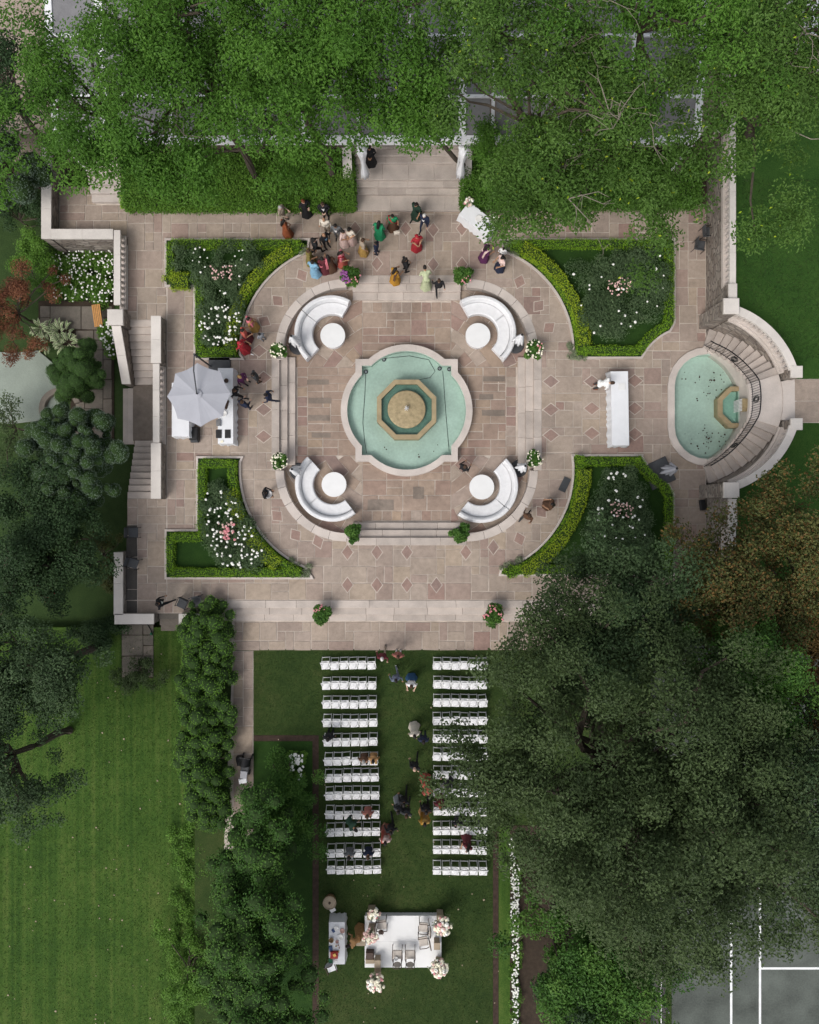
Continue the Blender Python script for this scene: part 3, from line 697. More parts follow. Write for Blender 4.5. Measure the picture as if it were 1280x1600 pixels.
def balustrade(name, label, pts, zb, wpx=9, hgt=.85, sp=.27, capmat='pale_stone', base=True):
    pts = [Vector(p) for p in pts]; root = empty(name, (pts[0].x, pts[0].y, zb)); tag(root, label, 'balustrade')
    o0 = pts[0]; w = wpx*S/2; lf_, rt = [], []
    for i, p in enumerate(pts):
        d = (pts[min(i+1, len(pts)-1)]-pts[max(i-1, 0)]).normalized(); nn = Vector((-d.y, d.x)); q = p-o0
        lf_.append(q+nn*w); rt.append(q-nn*w)
    if base: MB().ring([(p.x, p.y) for p in lf_], [(p.x, p.y) for p in rt], 0, .12, closed=False).build('plinth', 'limestone', root)
    m = max(1, len(pts)//8); i = 0
    if len(pts) == 2:
        L = (pts[1]-pts[0]).length; n = max(1, round(L/1.4))
        for k in range(n):
            f = lambda A, t: A[0]+(A[1]-A[0])*t
            e = .004/L
            MB().ring([tuple(f(lf_, k/n+e)), tuple(f(lf_, (k+1)/n-e))], [tuple(f(rt, k/n+e)), tuple(f(rt, (k+1)/n-e))], hgt-.13, hgt, closed=False).build('rail_stone', capmat, root)
    else:
        while i < len(pts)-1:
            j = min(len(pts)-1, i+m)
            MB().ring([(p.x, p.y) for p in lf_[i:j+1]], [(p.x, p.y) for p in rt[i:j+1]], hgt-.13, hgt, closed=False).build('rail_stone', capmat, root); i = j
    tot = sum((pts[i+1]-pts[i]).length for i in range(len(pts)-1)); n = max(2, int(tot/sp)); acc = 0; i = 0; sc_ = (hgt-.13-(.12 if base else 0))/.62
    for k in range(n):
        t = (k+.5)*tot/n
        while i < len(pts)-2 and acc+(pts[i+1]-pts[i]).length < t: acc += (pts[i+1]-pts[i]).length; i += 1
        d = (pts[i+1]-pts[i]).normalized(); p = pts[i]+d*(t-acc)-o0
        o = inst('baluster', BAL, root, (p.x, p.y, .12 if base else 0), math.atan2(d.y, d.x)); o.scale = (1, 1, sc_)
    return root
def pier(name, label, px, py, half, z0, z1, mat_='rubble', cap='pale_stone'):
    c = P2(px, py); root = empty(name, (c[0], c[1], z0)); tag(root, label, 'pier'); h = half*S
    MB().box(-h+.04, -h+.04, 0, h-.04, h-.04, z1-z0-.12).build('shaft', mat_, root); MB().box(-h, -h, z1-z0-.12, h, h, z1-z0, bev=.02).build('cap_stone', cap, root)
    return root
wall('parapet_wall', 'pale capped stone parapet running down the far left edge beside the conifer', (86, 291), (86, 383.2), 12, -1.5, .9)
wall('parapet_wall', 'short sloping pale parapet at the top left corner', (94, 246), (86, 290.5), 12, -1.5, 1.35, z1b=.9)
wall('parapet_wall', 'pale capped stone parapet above the white flower bed', (93.5, 376), (188, 376), 12, -1.5, .9)
wall('retaining_wall', 'low stone retaining wall below the white balustrade on the left', (194, 383.5), (194, 484), 11, -1.5, .04, cap=.03, cap_over=.5)
balustrade('balustrade', 'pale stone balustrade between the white flower bed and the terrace', [P2(194, 370), P2(194, 484)], .04, 10)
pier('gate_pier', 'square pale stone pier at the head of the left stairs', 193, 504, 12, -1.5, 1.05)
wall('stair_wall', 'sloping pale capped wall beside the left stairs', (193, 516.5), (193, 598), 11, -1.5, .92, z1b=-.35)
wall('stair_wall', 'upper solid length of pale wall between left stairs and terrace', (253.5, 501), (253.5, 573), 12, -1.5, .92)
wall('retaining_wall', 'stone retaining wall under the long balustrade beside the left stairs', (253.5, 573.4), (253.5, 694.6), 11, -1.5, .04, cap=.03, cap_over=.5)
balustrade('balustrade', 'long pale balustrade between the left stairs and the grey parasol', [P2(253.5, 573.6), P2(253.5, 694.4)], .04, 10, .84)
wall('stair_wall', 'lower solid length of pale wall beside the left stairs', (253.5, 695), (253.5, 780), 12, -1.5, .92)
st = empty('garden_stairs', (0, 0, 0)); tag(st, 'stone double stairs on the left meeting at a middle landing', 'stairs')
def stepbox(root, x0, y0, x1, y1, z, zb, m='step_stone', name='step_block'):
    a = P2(x0, y1); c2 = P2(x1, y0); b = MB(); b.box(a[0], a[1], zb, c2[0], c2[1], z, bev=.012); b.build(name, m, root)
for i in range(9):
    stepbox(st, 199.2, 499.6+10.67*i, 247, 499.5+10.67*(i+1), -.12*i, -1.5)
    stepbox(st, 199.2, 685.4+10.4*i, 247, 685.3+10.4*(i+1), -.12*(8-i), -1.5)
a = P2(195, 685.3); c2 = P2(247, 595.6); MB().box(a[0], a[1], -1.5, c2[0], c2[1], -1.08).build('landing', 'stain_stone', st)
stepbox(st, 185.5, 600, 194.8, 690, -1.20, -1.5); stepbox(st, 176, 600, 185.3, 690, -1.32, -1.5)
nwp = sheet('corner_landing', px_poly([(92.5, 291), (198.8, 291), (198.8, 369.5), (92.5, 369.5)]), 0)
fill(nwp, 93, 320, 198.5, 369, 0, 'flagstone', .42); fill(nwp, 93, 291, 150, 320, 0, 'flagstone', .42)
cs = empty('corner_steps', (0, 0, 0)); tag(cs, 'pale stone steps rising at the top left beside the clipped hedge', 'steps')
for i in range(6): stepbox(cs, 146, 318-11*(i+1), 198, 317.9-11*i, .2*(i+1), -.5, 'limestone')
wall('parapet_wall', 'dark weathered low parapet along the lower left terrace edge', (191, 862), (191, 958.5), 11, -1.5, .5)
wall('parapet_wall', 'pale capped parapet at the lower left terrace corner', (185, 965), (246, 965), 13, -1.5, .5)
wall('parapet_wall', 'short pale capped parapet beside the bright green shrub', (284, 965), (318, 965), 13, -1.5, .5)
gs = empty('corner_steps', (0, 0, 0)); tag(gs, 'three narrow stone steps between two parapets at the lower left', 'steps')
for i in range(3): stepbox(gs, 247, 958+10*i, 283.5, 967.9+10*i, -.17*(i+1)+.1, -1.5, 'wet_stone')
# lower garden paving and pond
gp = sheet('garden_path', px_poly([(60, 470), (178, 470), (178, 560), (178, 700), (110, 700), (110, 560), (60, 520)], GARD), GARD+.02, 'soil')
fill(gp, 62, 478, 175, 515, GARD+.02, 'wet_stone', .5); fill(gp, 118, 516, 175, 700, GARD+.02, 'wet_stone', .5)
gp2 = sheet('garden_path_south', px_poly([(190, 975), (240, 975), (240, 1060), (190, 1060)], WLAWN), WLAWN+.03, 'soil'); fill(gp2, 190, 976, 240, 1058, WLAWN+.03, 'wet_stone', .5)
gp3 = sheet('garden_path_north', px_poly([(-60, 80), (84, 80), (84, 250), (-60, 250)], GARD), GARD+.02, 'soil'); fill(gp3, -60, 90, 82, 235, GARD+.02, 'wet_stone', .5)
pond = empty('garden_pond', W(30, 600, GARD)); tag(pond, 'pale green pond in the lower left garden', 'pond')
pp = px_poly([(-60, 545), (20, 552), (60, 548), (92, 575), (108, 610), (104, 640), (80, 655), (20, 662), (-60, 660)], GARD); pr_ = W(30, 600, GARD)
local(MB().prism(pp, GARD-.03, GARD+.05), pr_).build('pond_floor', 'pool_paint_pale', pond)
local(MB().add([(x, y, GARD+.12) for x, y in pp], [tuple(range(len(pp)))]), pr_).build('water_surface', 'garden_water', pond)
pr2 = P2(98, 640, GARD)
b = MB(); b.ring(arc(pr2[0], pr2[1], 1.05, 20, 200, 20), arc(pr2[0], pr2[1], .78, 20, 200, 20), GARD, GARD+.32, closed=False); tag(b.build('pond_kerb', 'wet_stone'), 'curved dark stone kerb at the edge of the green pond', 'kerb')

# ------------------------------------------------------------ east: retaining wall, curved stairs, pool
ec = P2(1066, 635)
wall('retaining_wall', 'tall rubble retaining wall below the upper right lawn', (1110, 150), (1110, 498), 13, -.5, UP+.03, cap=.1, cap_over=.8, capmat='limestone')
wall('retaining_wall', 'tall rubble retaining wall below the curved stairs at right', (1110, 772), (1110, 905), 13, -.5, UP+.03, cap=.1, cap_over=.8, capmat='limestone')
balustrade('balustrade', 'straight pale balustrade along the edge of the upper right lawn', [P2(1107, 470), P2(1107, 160)], UP+.03, 9, .84)
balustrade('balustrade', 'pale balustrade on the wall below the curved stairs', [P2(1107, 822), P2(1107, 905)], UP+.03, 9, .84)
wall('parapet_block', 'solid pale block between balustrade and pier above curved stairs', (1106, 470.6), (1106, 492), 11, UP+.03, UP+.95, cap_over=.6)
wall('parapet_block', 'solid pale block below the pier of the curved stairs', (1106, 781), (1106, 821.6), 11, UP+.03, UP+.95, cap_over=.6)
pier('stair_pier', 'square pale pier at the upper end of the curved balustrade', 1102.5, 504, 11.2, -.5, UP+1.08)
pier('stair_pier', 'square pale pier at the lower end of the curved balustrade', 1102.5, 768.5, 11.2, -.5, UP+1.08)
pier('stair_pier', 'low pale pier on the upper side of the right path entrance', 1199, 597.5, 8.5, -.5, UP+.92)
pier('stair_pier', 'low pale pier on the lower side of the right path entrance', 1199, 673, 8.5, -.5, UP+.92)
def ering(r0, r1, a0, a1, z0, z1, name, m, root, n=10):
    b = MB(); b.ring(arc(ec[0], ec[1], r1*S, a0, a1, n), arc(ec[0], ec[1], r0*S, a0, a1, n), z0, z1, closed=False); return b.build(name, m, root)
for nm, a0, a1, lb in (('u', 69, 17.8, 'upper'), ('l', -17.8, -69, 'lower')):
    cw = empty('curved_wall', (0, 0, 0)); tag(cw, 'curved rubble wall around the %s flight of the round stairs' % lb, 'wall')
    ering(127.2, 139.5, a0, a1, -.5, UP-.06, 'wall_face', 'rubble', cw, 16)
    for k in range(5): ering(126.3, 140.5, a0+(a1-a0)*k/5, a0+(a1-a0)*(k+.99)/5, UP-.06, UP+.035, 'coping_stone', 'limestone', cw, 4)
    pts = [(ec[0]+135*S*math.cos(R(a0+(a1-a0)*(i/24))), ec[1]+135*S*math.sin(R(a0+(a1-a0)*(i/24)))) for i in range(25)]
    balustrade('balustrade', 'curved pale balustrade above the %s flight of the round stairs' % lb, pts, UP+.035, 11.5, .85, .25)
cst = empty('curved_stairs', (ec[0], ec[1], 0)); cst.location = (0, 0, 0); tag(cst, 'curved double stone stairs wrapping the right pool', 'stairs')
NT = 10
def rin(a): return 1/math.sqrt((math.cos(R(a))/78.0)**2+(math.sin(R(a))/100.0)**2)   # the treads overhang the pool in an oval
def eover(a0, a1, r1, z0, z1, name, m, root, n):
    aa = [a0+(a1-a0)*i/n for i in range(n+1)]; b = MB()
    b.ring([(ec[0]+r1*S*math.cos(R(a)), ec[1]+r1*S*math.sin(R(a))) for a in aa], [(ec[0]+rin(a)*S*math.cos(R(a)), ec[1]+rin(a)*S*math.sin(R(a))) for a in aa], z0, z1, closed=False); return b.build(name, m, root)
for s_ in (1, -1):
    for i in range(NT):
        a0 = 71-5.3*i; a1 = 71-5.3*(i+1)
        z = .19*(i+.7); eover(s_*a0, s_*a1, 126.2 if i else 127, z-.16, z, 'step_block', 'step_stone', cst, 3); ering(92, 126, s_*a0, s_*a1, -.5, z-.161, 'riser_block', 'limestone', cst, 3)
eover(18, -18, 127, UP-.2, UP, 'landing', 'limestone', cst, 8); ering(92, 126.5, 18, -18, -.5, UP-.201, 'landing_wall', 'limestone', cst, 8)
gpth = empty('gate_sill', (0, 0, 0)); tag(gpth, 'pale stone sill where the right path meets the round stairs', 'sill')
ering(127.3, 147, 12.8, -12.8, UP-.3, UP+.03, 'sill_stone', 'limestone', gpth, 8)
up_path = sheet('upper_path', px_poly([(1209, 603), (1700, 603), (1700, 668), (1209, 668)]), UP+.03); fill(up_path, 1290, 603, 1500, 668, 0, 'flagstone') if False else None
for r in ashlar(pxx(1210), pxy(668), pxx(1500), pxy(603), .5, SZ): slab(up_path, [(r[0], r[1]), (r[2], r[1]), (r[2], r[3]), (r[0], r[3])], UP+.034, 'flagstone')
# iron railing
rl = empty('stair_railing', (0, 0, 0)); tag(rl, 'black iron railing curving along the pool side of the round stairs', 'railing')
def zst(a): return UP if abs(a) < 18 else max(.13, UP-.19*(abs(a)-18)/5.3)
pts = [Vector((ec[0]+(rin(a)+2.5)*S*math.cos(R(a)), ec[1]+(rin(a)+2.5)*S*math.sin(R(a)), zst(a)+.95)) for a in range(72, -73, -4)]
MB().tube(pts, .03, 6).build('handrail', 'dark_metal', rl); MB().tube([p-Vector((0, 0, .8)) for p in pts], .015, 5).build('bottom_rail', 'dark_metal', rl)
bm_ = MB(); bm_.tube([(0, 0, 0), (0, 0, .93)], .011, 5); BR = bm_.mesh('iron_baluster', 'dark_metal')
for i in range(58):
    a = 71-142*i/57; inst('iron_baluster', BR, rl, (ec[0]+(rin(a)+2.5)*S*math.cos(R(a)), ec[1]+(rin(a)+2.5)*S*math.sin(R(a)), zst(a)+.01))
for a in (46, 0, -46):
    b = MB(); c_ = Vector((ec[0]+(rin(a)+2.5)*S*math.cos(R(a)), ec[1]+(rin(a)+2.5)*S*math.sin(R(a)), zst(a)+.5)); tdir = Vector((-math.sin(R(a)), math.cos(R(a)), 0))
    for k in range(3):
        b.tube([c_+tdir*(.16*math.cos(t*.524)*(1-.25*k))+Vector((0, 0, .28*math.sin(t*.524)*(1-.25*k))) for t in range(13)], .014, 5, cap=False)
    b.build('scroll_panel', 'dark_metal', rl)
# right pool
rp = empty('wall_pool', (pc[0], pc[1], -.1)); tag(rp, 'oval mint green pool with pale coping below the round stairs', 'pool'); rr_ = (pc[0], pc[1], -.1)
def stad(r, n=12): return [(pc[0]+r*S*math.cos(R(a)), pc[1]+PH+r*S*math.sin(R(a))) for a in [180*i/n for i in range(n+1)]]+[(pc[0]+r*S*math.cos(R(a)), pc[1]-PH+r*S*math.sin(R(a))) for a in [180+180*i/n for i in range(n+1)]]
so_, si_ = stad(61), stad(50.5); N_ = len(so_)
for k0, k1 in ((6, 9), (9, 12), (12, 13), (13, 16), (16, 19)):
    b = MB(); b.ring(so_[k0:k1+1], si_[k0:k1+1], -.45, .1, closed=False); local(b, rr_).build('coping_stone', 'limestone', rp)
local(MB().prism(stad(52), -.7, -.42), rr_).build('basin_floor', 'pool_paint', rp)
local(MB().ring(stad(52), stad(50), -.43, .0), rr_).build('basin_wall', 'pool_paint', rp)
local(MB().add([(x, y, -.06) for x, y in stad(51)], [tuple(range(N_))]), rr_).build('water_surface', 'water', rp)
pts = [W(random.gauss(1110, 22), random.gauss(random.choice([598, 690]), 12), -.055) for _ in range(60)]
pts += [W(x, y, -.055) for x, y in ((1066, 592), (1112, 594), (1110, 598), (1116, 590), (1130, 582), (1126, 586), (1100, 613), (1106, 615), (1113, 677), (1112, 683), (1111, 690), (1098, 673), (1124, 690), (1090, 697), (1084, 712))]
pts = [p for p in pts if (p.x-pc[0])**2+max(0, abs(p.y-pc[1])-PH)**2 < (47*S)**2]
bloom_object('fallen_leaves', pts, list(rng.uniform(.015, .04, 60))[:0]+[random.uniform(.02, .05) for _ in pts], 'mulch', rp, 'stuff', .12).location = (-pc[0], -pc[1], .1)
sp_ = empty('wall_spout', W(1150, 635, -.4)); tag(sp_, 'half octagon tan stone basin under a brown spout in the oval pool', 'basin'); sr = W(1150, 635, -.4)
def hoct(r): 
    c_ = P2(1153, 636.5); return [(c_[0]-r*S*.0, c_[1]+r*S), (c_[0]-r*S*.42, c_[1]+r*S), (c_[0]-r*S*1.0, c_[1]+r*S*.42), (c_[0]-r*S*1.0, c_[1]-r*S*.42), (c_[0]-r*S*.42, c_[1]-r*S), (c_[0], c_[1]-r*S)]
ho, hi_ = hoct(32), hoct(25)
for i in range(5): local(MB().ring(ho[i:i+2], hi_[i:i+2], -.42, .12, closed=False), sr).build('rim_stone', 'tan_stone', sp_)
local(MB().prism(hoct(25.2), -.41, -.2), sr).build('basin_floor', 'pool_paint', sp_); local(MB().add([(x, y, .04) for x, y in hoct(25.2)], [tuple(range(6))]), sr).build('basin_water', 'pool_water_rough', sp_)
c_ = P2(1158, 636); local(MB().box(c_[0]-.25, c_[1]-.3, .55, c_[0]+.25, c_[1]+.3, .75), sr).build('spout', 'bowl_stone', sp_)
b = MB()
for i in range(9): b.tube([(c_[0]-.25, c_[1]-.26+.065*i, .7), (c_[0]-.33, c_[1]-.26+.065*i, .6), (c_[0]-.36, c_[1]-.26+.065*i, .05)], .02, 5)
local(b, sr).build('falling_water', 'white_paint', sp_)

# ------------------------------------------------------------ north: grand steps, balustrade, clear-roof marquee
gst = empty('grand_steps', (0, 0, 0)); tag(gst, 'wide pale stone steps rising to the white marquee at top centre', 'steps')
ye = [331, 308, 299, 290, 267, 258, 249, 240, 231.8]
for i in range(8):
    x = 553.0
    while x < 720:
        x2 = min(720, x+random.uniform(38, 58)); x2 = 720 if 720-x2 < 15 else x2
        stepbox(gst, x+.05, ye[i+1], x2-.05, ye[i]-.05, .17*(i+1), -.2, 'step_stone'); x = x2
a = P2(553, 231.5); c2 = P2(720, 205)
for nm, x in (('left', 546), ('right', 727)):
    wall('cheek_wall', 'stepped pale cheek wall on the %s of the grand steps' % nm, (x, 306), (x, 232), 11, -.3, .75, z1b=2.0)
    pier('stair_pier', 'small pale pier at the %s foot of the grand steps' % nm, x, 314, 7.5, -.3, .5, 'limestone', 'limestone')
balustrade('balustrade', 'pale balustrade behind the clipped hedge at top left', [P2(200, 236), P2(538, 236)], HOUSE, 9, .8)
balustrade('balustrade', 'pale balustrade half hidden by trees at top right', [P2(735, 236), P2(1098, 236)], HOUSE, 9, .8)
ed = MB(); a = P2(199, 322); c2 = P2(540, 318.5); ed.box(a[0], a[1], -.2, c2[0], c2[1], .14); tag(ed.build('hedge_kerb', 'limestone'), 'thin pale stone kerb along the clipped hedge at top left', 'kerb')
hb = MB(); hb.prism(px_poly([(199, 318.4), (540, 318.4), (540, 241), (199, 241)]), -.3, .1); struct(hb.build('hedge_bed', 'soil'))
hb = MB(); hb.prism(px_poly([(734, 318.4), (1103, 318.4), (1103, 241), (734, 241)]), -.3, .1); struct(hb.build('shrub_bed', 'soil'))
# marquee
TZ = 4.4
mq = empty('marquee', W(580, 100, HOUSE)); tag(mq, 'long marquee with clear roof panels and white frame under the trees', 'marquee'); mr = W(580, 100, HOUSE)
def mbox(x0, y0, x1, y1, z0, z1, name, m):
    a = P2(x0, y1, TZ); c2 = P2(x1, y0, TZ); return local(MB().box(a[0], a[1], z0, c2[0], c2[1], z1), mr).build(name, m, mq)
xs = [88, 165, 268, 371, 474, 560, 640, 722, 770, 880, 985, 1090]; ys = [216, 156, 70, -40]
for i in range(len(xs)-1):
    for j in range(3):
        zr = [TZ-.12, TZ+.25, TZ+.6, TZ+.9]
        a, c2 = P2(xs[i]+5, ys[j]-2.5, TZ), P2(xs[i+1]-5, ys[j+1]+2.5, TZ); nx = 6; vs = []; fs = []
        for u in range(nx+1):
            for v in range(4):
                sag = -.10*math.sin(math.pi*u/nx)*math.sin(math.pi*v/3)
                vs.append((a[0]+(c2[0]-a[0])*u/nx, a[1]+(c2[1]-a[1])*v/3, zr[j]+(zr[j+1]-zr[j])*v/3+sag))
        for u in range(nx):
            for v in range(3): fs.append((u*4+v, u*4+v+4, u*4+v+5, u*4+v+1))
        local(MB().add(vs, fs), mr).build('roof_panel', 'clear_sheet', mq, True)
for i, x in enumerate(xs):
    wid = 10 if i in (0, 1, len(xs)-1, 7) else 4.5
    for j in range(3):
        a = W(x, ys[j], TZ); c2 = W(x, ys[j+1], TZ); zr = [TZ-.1, TZ+.27, TZ+.62, TZ+.92]; w = wid*S*.5
        vs = [(a.x+s_*w, a.y, zr[j]+t) for s_ in (-1, 1) for t in (-.1, .03)]+[(c2.x+s_*w, c2.y, zr[j+1]+t) for s_ in (-1, 1) for t in (-.1, .03)]
        local(MB().add(vs, [(0, 1, 3, 2), (4, 6, 7, 5), (1, 5, 7, 3), (0, 2, 6, 4), (0, 4, 5, 1), (2, 3, 7, 6)]), mr).build('roof_beam', 'tent_white', mq)
    a = P2(x, 214, TZ)
    if i in (0, 5, 7, 11): local(MB().box(a[0]-.05, a[1]-.05, HOUSE, a[0]+.05, a[1]+.05, TZ-.25), mr).build('post', 'white_paint', mq)
    a = P2(x, -40, TZ); local(MB().box(a[0]-.07, a[1]-.07, HOUSE, a[0]+.07, a[1]+.07, TZ+.6), mr).build('post', 'white_paint', mq)
for j in range(3):
    for i in range(len(xs)-1): mbox(xs[i]+.5, ys[j]-2.2+(-3 if j == 0 else 0), xs[i+1]-.5, ys[j]+2.2+(3 if j == 0 else 0), [TZ-.3, TZ+.18, TZ+.53][j], [TZ-.02, TZ+.33, TZ+.68][j], 'gutter', 'tent_white')
# gathered white curtains tied to the posts
for i, x in enumerate(xs):
    if i not in (5, 7): continue
    c_ = P2(x, 220, TZ)
    b = MB(); b.lathe([(.2, .1), (.17, .5), (.08, 1.3), (.14, 2.0), (.24, TZ-HOUSE-.35)], 18, ripple=lambda t, z: .25*math.sin(7*t))
    b.v = [(c_[0]+x_+.12, c_[1]+y_-.15, z_+HOUSE) for x_, y_, z_ in b.v]; local(b, mr).build('curtain', 'tent_white', mq, True)
# small white roof at the top right corner
sr_ = empty('garden_pavilion', W(1290, 30, UP)); tag(sr_, 'corner of a white ribbed roof at the far top right', 'pavilion'); r0 = W(1290, 30, UP)
for i in range(6):
    a = P2(1256+i*12, 62-5*i*0, 4.6); c2 = P2(1266.5+i*12, -30, 4.6); local(MB().box(a[0], a[1], 4.5, c2[0], c2[1], 4.62), r0).build('roof_panel', 'tent_white', sr_)
for x, y in ((1258, 60), (1322, 60), (1258, -28), (1322, -28)):
    a = P2(x, y, 4.6); local(MB().box(a[0]-.06, a[1]-.06, UP, a[0]+.06, a[1]+.06, 4.5), r0).build('post', 'white_paint', sr_)
# tennis fence
tf = empty('court_fence', W(1033, 1400, TENNIS)); tag(tf, 'thin metal fence along the tennis court path', 'fence'); tr_ = W(1033, 1400, TENNIS)
for i in range(8):
    a = W(1033.5, 1380+45*i, TENNIS+.03); local(MB().tube([a, a+Vector((0, 0, 1.1))], .03, 6), tr_).build('post', 'grey_metal', tf)
for z in (.4, 1.1):
    a = W(1033.5, 1375, TENNIS+z); c2 = W(1033.5, 1720, TENNIS+z); c2.x = a.x; local(MB().tube([a, c2], .03, 6), tr_).build('rail', 'white_paint', tf)

# ============================================================ PLANTING
def offset(poly, d):
    n = len(poly); a = poly_area(poly); s = 1 if a > 0 else -1; out = []
    for i in range(n):
        p0, p1, p2 = Vector(poly[i-1]), Vector(poly[i]), Vector(poly[(i+1) % n])
        e1 = (p1-p0).normalized(); e2 = (p2-p1).normalized(); n1 = Vector((-e1.y, e1.x))*s; n2 = Vector((-e2.y, e2.x))*s
        m = (n1+n2); m = m/max(.5, m.length_squared/2) if m.length > 1e-4 else n1
        out.append((p1.x+m.x*d, p1.y+m.y*d))
    return out
def hedge_along(name, label, pts, w, h, z, material, closed=False, dens=580, L=.062, group=None, parts=None):
    root = empty(name, (pts[0][0], pts[0][1], z)); tag(root, label, 'hedge', group)
    pts = [np.array(p) for p in pts]; segs = [(pts[i], pts[(i+1) % len(pts)]) for i in range(len(pts) if closed else len(pts)-1)]
    Ps, Ns = [], []; core = MB(); ref = pts[0]
    for k, (a, c) in enumerate(segs):
        d = c-a; l = np.linalg.norm(d)
        if l < 1e-3: continue
        d = d/l; nn = np.array([-d[1], d[0]]); per = w+2*h; n = int(dens*l*per)
        s = rng.random(n)*l; t = rng.random(n)*per
        x = np.where(t < h, -w/2, np.where(t > h+w, w/2, t-h-w/2)); zz = np.where(t < h, t, np.where(t > h+w, per-t, h))
        nx = np.where(t < h, -1., np.where(t > h+w, 1., 0.)); nz = np.where((t >= h) & (t <= h+w), 1., .25)
        wob = 1+.10*np.sin(s*3.1+k)+.08*np.sin(s*7.7+2*k)
        P = np.stack([a[0]-ref[0]+d[0]*s+nn[0]*x*wob, a[1]-ref[1]+d[1]*s+nn[1]*x*wob, zz*(.93+.07*wob)], 1)+rng.normal(size=(n, 3))*.035
        Ns.append(np.stack([nn[0]*nx, nn[1]*nx, nz], 1)+rng.normal(size=(n, 3))*.6); Ps.append(P)
        ang = math.atan2(d[1], d[0]); m_ = (a+c)/2-ref
        core.box(m_[0]-l/2, m_[1]-w*.4, 0, m_[0]+l/2, m_[1]+w*.4, h*.9-.003*(k % 5), rz=ang)
    P = np.concatenate(Ps); N = np.concatenate(Ns)
    tone = rng.random(len(P))*.75+.25*(np.sin(P[:, 0]*2.3)*np.sin(P[:, 1]*2.9)*.5+.5)
    leaf_object('foliage', P, N, L*(.7+.6*rng.random(len(P))), L*.6, tone, material, root)
    core.build('twigs', 'leaf_core', root)
    return root
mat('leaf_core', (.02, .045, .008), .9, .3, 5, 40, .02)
KERB = .1
for k, poly in BEDS.items():
    where = {'TL': 'upper left', 'TR': 'upper right', 'BL': 'lower left', 'BR': 'lower right'}[k]
    c = poly[0]; inner = offset(poly, .10)
    kb = MB(); kb.ring(poly, inner, -.05, KERB); tag(kb.build('bed_kerb', 'limestone'), 'thin pale stone kerb around the %s rose bed' % where, 'kerb')
    g = MB(); g.prism(offset(poly, .09), -.04, .05); struct(g.build('bed_lawn', 'lawn_bed'))
    hp = offset(poly, .36)
    hedge_along('box_hedge', 'bright yellow green clipped hedge edging the %s rose bed' % where, hp, .36, .38, .05, 'leaf_box', True)
# golden sections of the hedges along the curved walk
def gold(label, pts, w=.42): hedge_along('golden_shrub', label, px_poly(pts, .3), w, .5, .05, 'leaf_box_gold', False, 560, .064)
gold('golden shrubs along the curved side of the upper left rose bed', parc(540, 548, 181, 118, 178, 8))
gold('golden shrubs at the left corner of the upper left rose bed', [(268, 432), (268, 440), (296, 440)], .7)
gold('golden shrubs along the curved side of the upper right rose bed', parc(731, 548, 182, 62, 2, 8), .5)
gold('golden shrubs along the curved side of the lower left rose bed', parc(540, 734, 182, -125, -170, 6), .55)
gold('golden shrubs along the curved side of the lower right rose bed', parc(731, 734, 182, -62, 0, 8), .5)
def sample_poly(poly, n):
    xs_ = [p[0] for p in poly]; ys_ = [p[1] for p in poly]; o = []
    while len(o) < n:
        p = (random.uniform(min(xs_), max(xs_)), random.uniform(min(ys_), max(ys_)))
        if in_poly(p, poly): o.append(p)
    return o
def mass(name, label, cat, poly_px, z, h, material, k, cr, n, L, Wd=None, group=None, blooms=(), flat=.8, tone_c=.45, up=.8, zv=None):
    """a low planting that fills a polygon: clumps of leaves on stems, with flowers"""
    poly = px_poly(poly_px, z+h*.6); pts = sample_poly(poly, k); ref = np.array([poly[0][0], poly[0][1], z])
    root = empty(name, tuple(ref)); tag(root, label, cat, group)
    C = np.array([(p[0], p[1], z+h*random.uniform(.35, .8)) for p in pts])-ref; Rr = np.array([cr*random.uniform(.7, 1.3) for _ in pts])
    P, N, tone = clump_leaves(C, Rr, n, flat, .4, up, tone_c); P[:, 2] = np.maximum(P[:, 2], .02)
    leaf_object('foliage', P, N, L*(.7+.6*rng.random(n)), (Wd or L*.55), tone, material, root)
    b = MB()
    for c in C[:min(40, k)]: b.tube([(c[0], c[1], 0), (c[0]+random.uniform(-.1, .1), c[1]+random.uniform(-.1, .1), c[2])], .015, 4)
    b.build('stems', 'bark', root)['kind'] = 'stuff'
    for nm, pol, cnt, size, mt in blooms:
        q = sample_poly(px_poly(pol, z+h), cnt); pts3 = [(p[0]-ref[0], p[1]-ref[1], h*random.uniform(.92, 1.12)) for p in q]
        bloom_object(nm, pts3, size, mt, root)
    return root
RB = {'TL': [(272, 385), (405, 378), (418, 398), (372, 450), (378, 520), (362, 542), (310, 525), (316, 450), (275, 428)],
      'TR': [(893, 415), (960, 398), (1042, 388), (1040, 470), (1000, 512), (930, 524), (905, 480)],
      'BL': [(320, 775), (342, 748), (372, 790), (404, 840), (412, 870), (390, 888), (350, 885), (318, 835)],
      'BR': [(915, 838), (935, 790), (950, 738), (985, 735), (1012, 790), (1012, 850), (935, 885)]}
mass('rose_bush', 'dark rose bushes with white and blush blooms in the upper left bed', 'rose bush', RB['TL'], .05, .75, 'leaf_rose', 80, .38, 14000, .085, blooms=(
    ('white_blooms', [(308, 488), (376, 470), (376, 540), (312, 538)], 62, .058, 'petal_white'), ('white_blooms', [(280, 385), (400, 385), (390, 440), (340, 470)], 22, .045, 'petal_white'), ('blush_blooms', [(328, 415), (362, 412), (366, 436), (332, 438)], 34, .045, 'petal_blush')))
mass('rose_bush', 'broad dark rose bushes with few white blooms in the upper right bed', 'rose bush', RB['TR'], .05, .8, 'leaf_rose', 130, .42, 22000, .085, blooms=(
    ('white_blooms', RB['TR'], 22, .06, 'petal_white'), ('blush_blooms', [(950, 432), (985, 432), (985, 462), (950, 462)], 40, .045, 'petal_blush')))
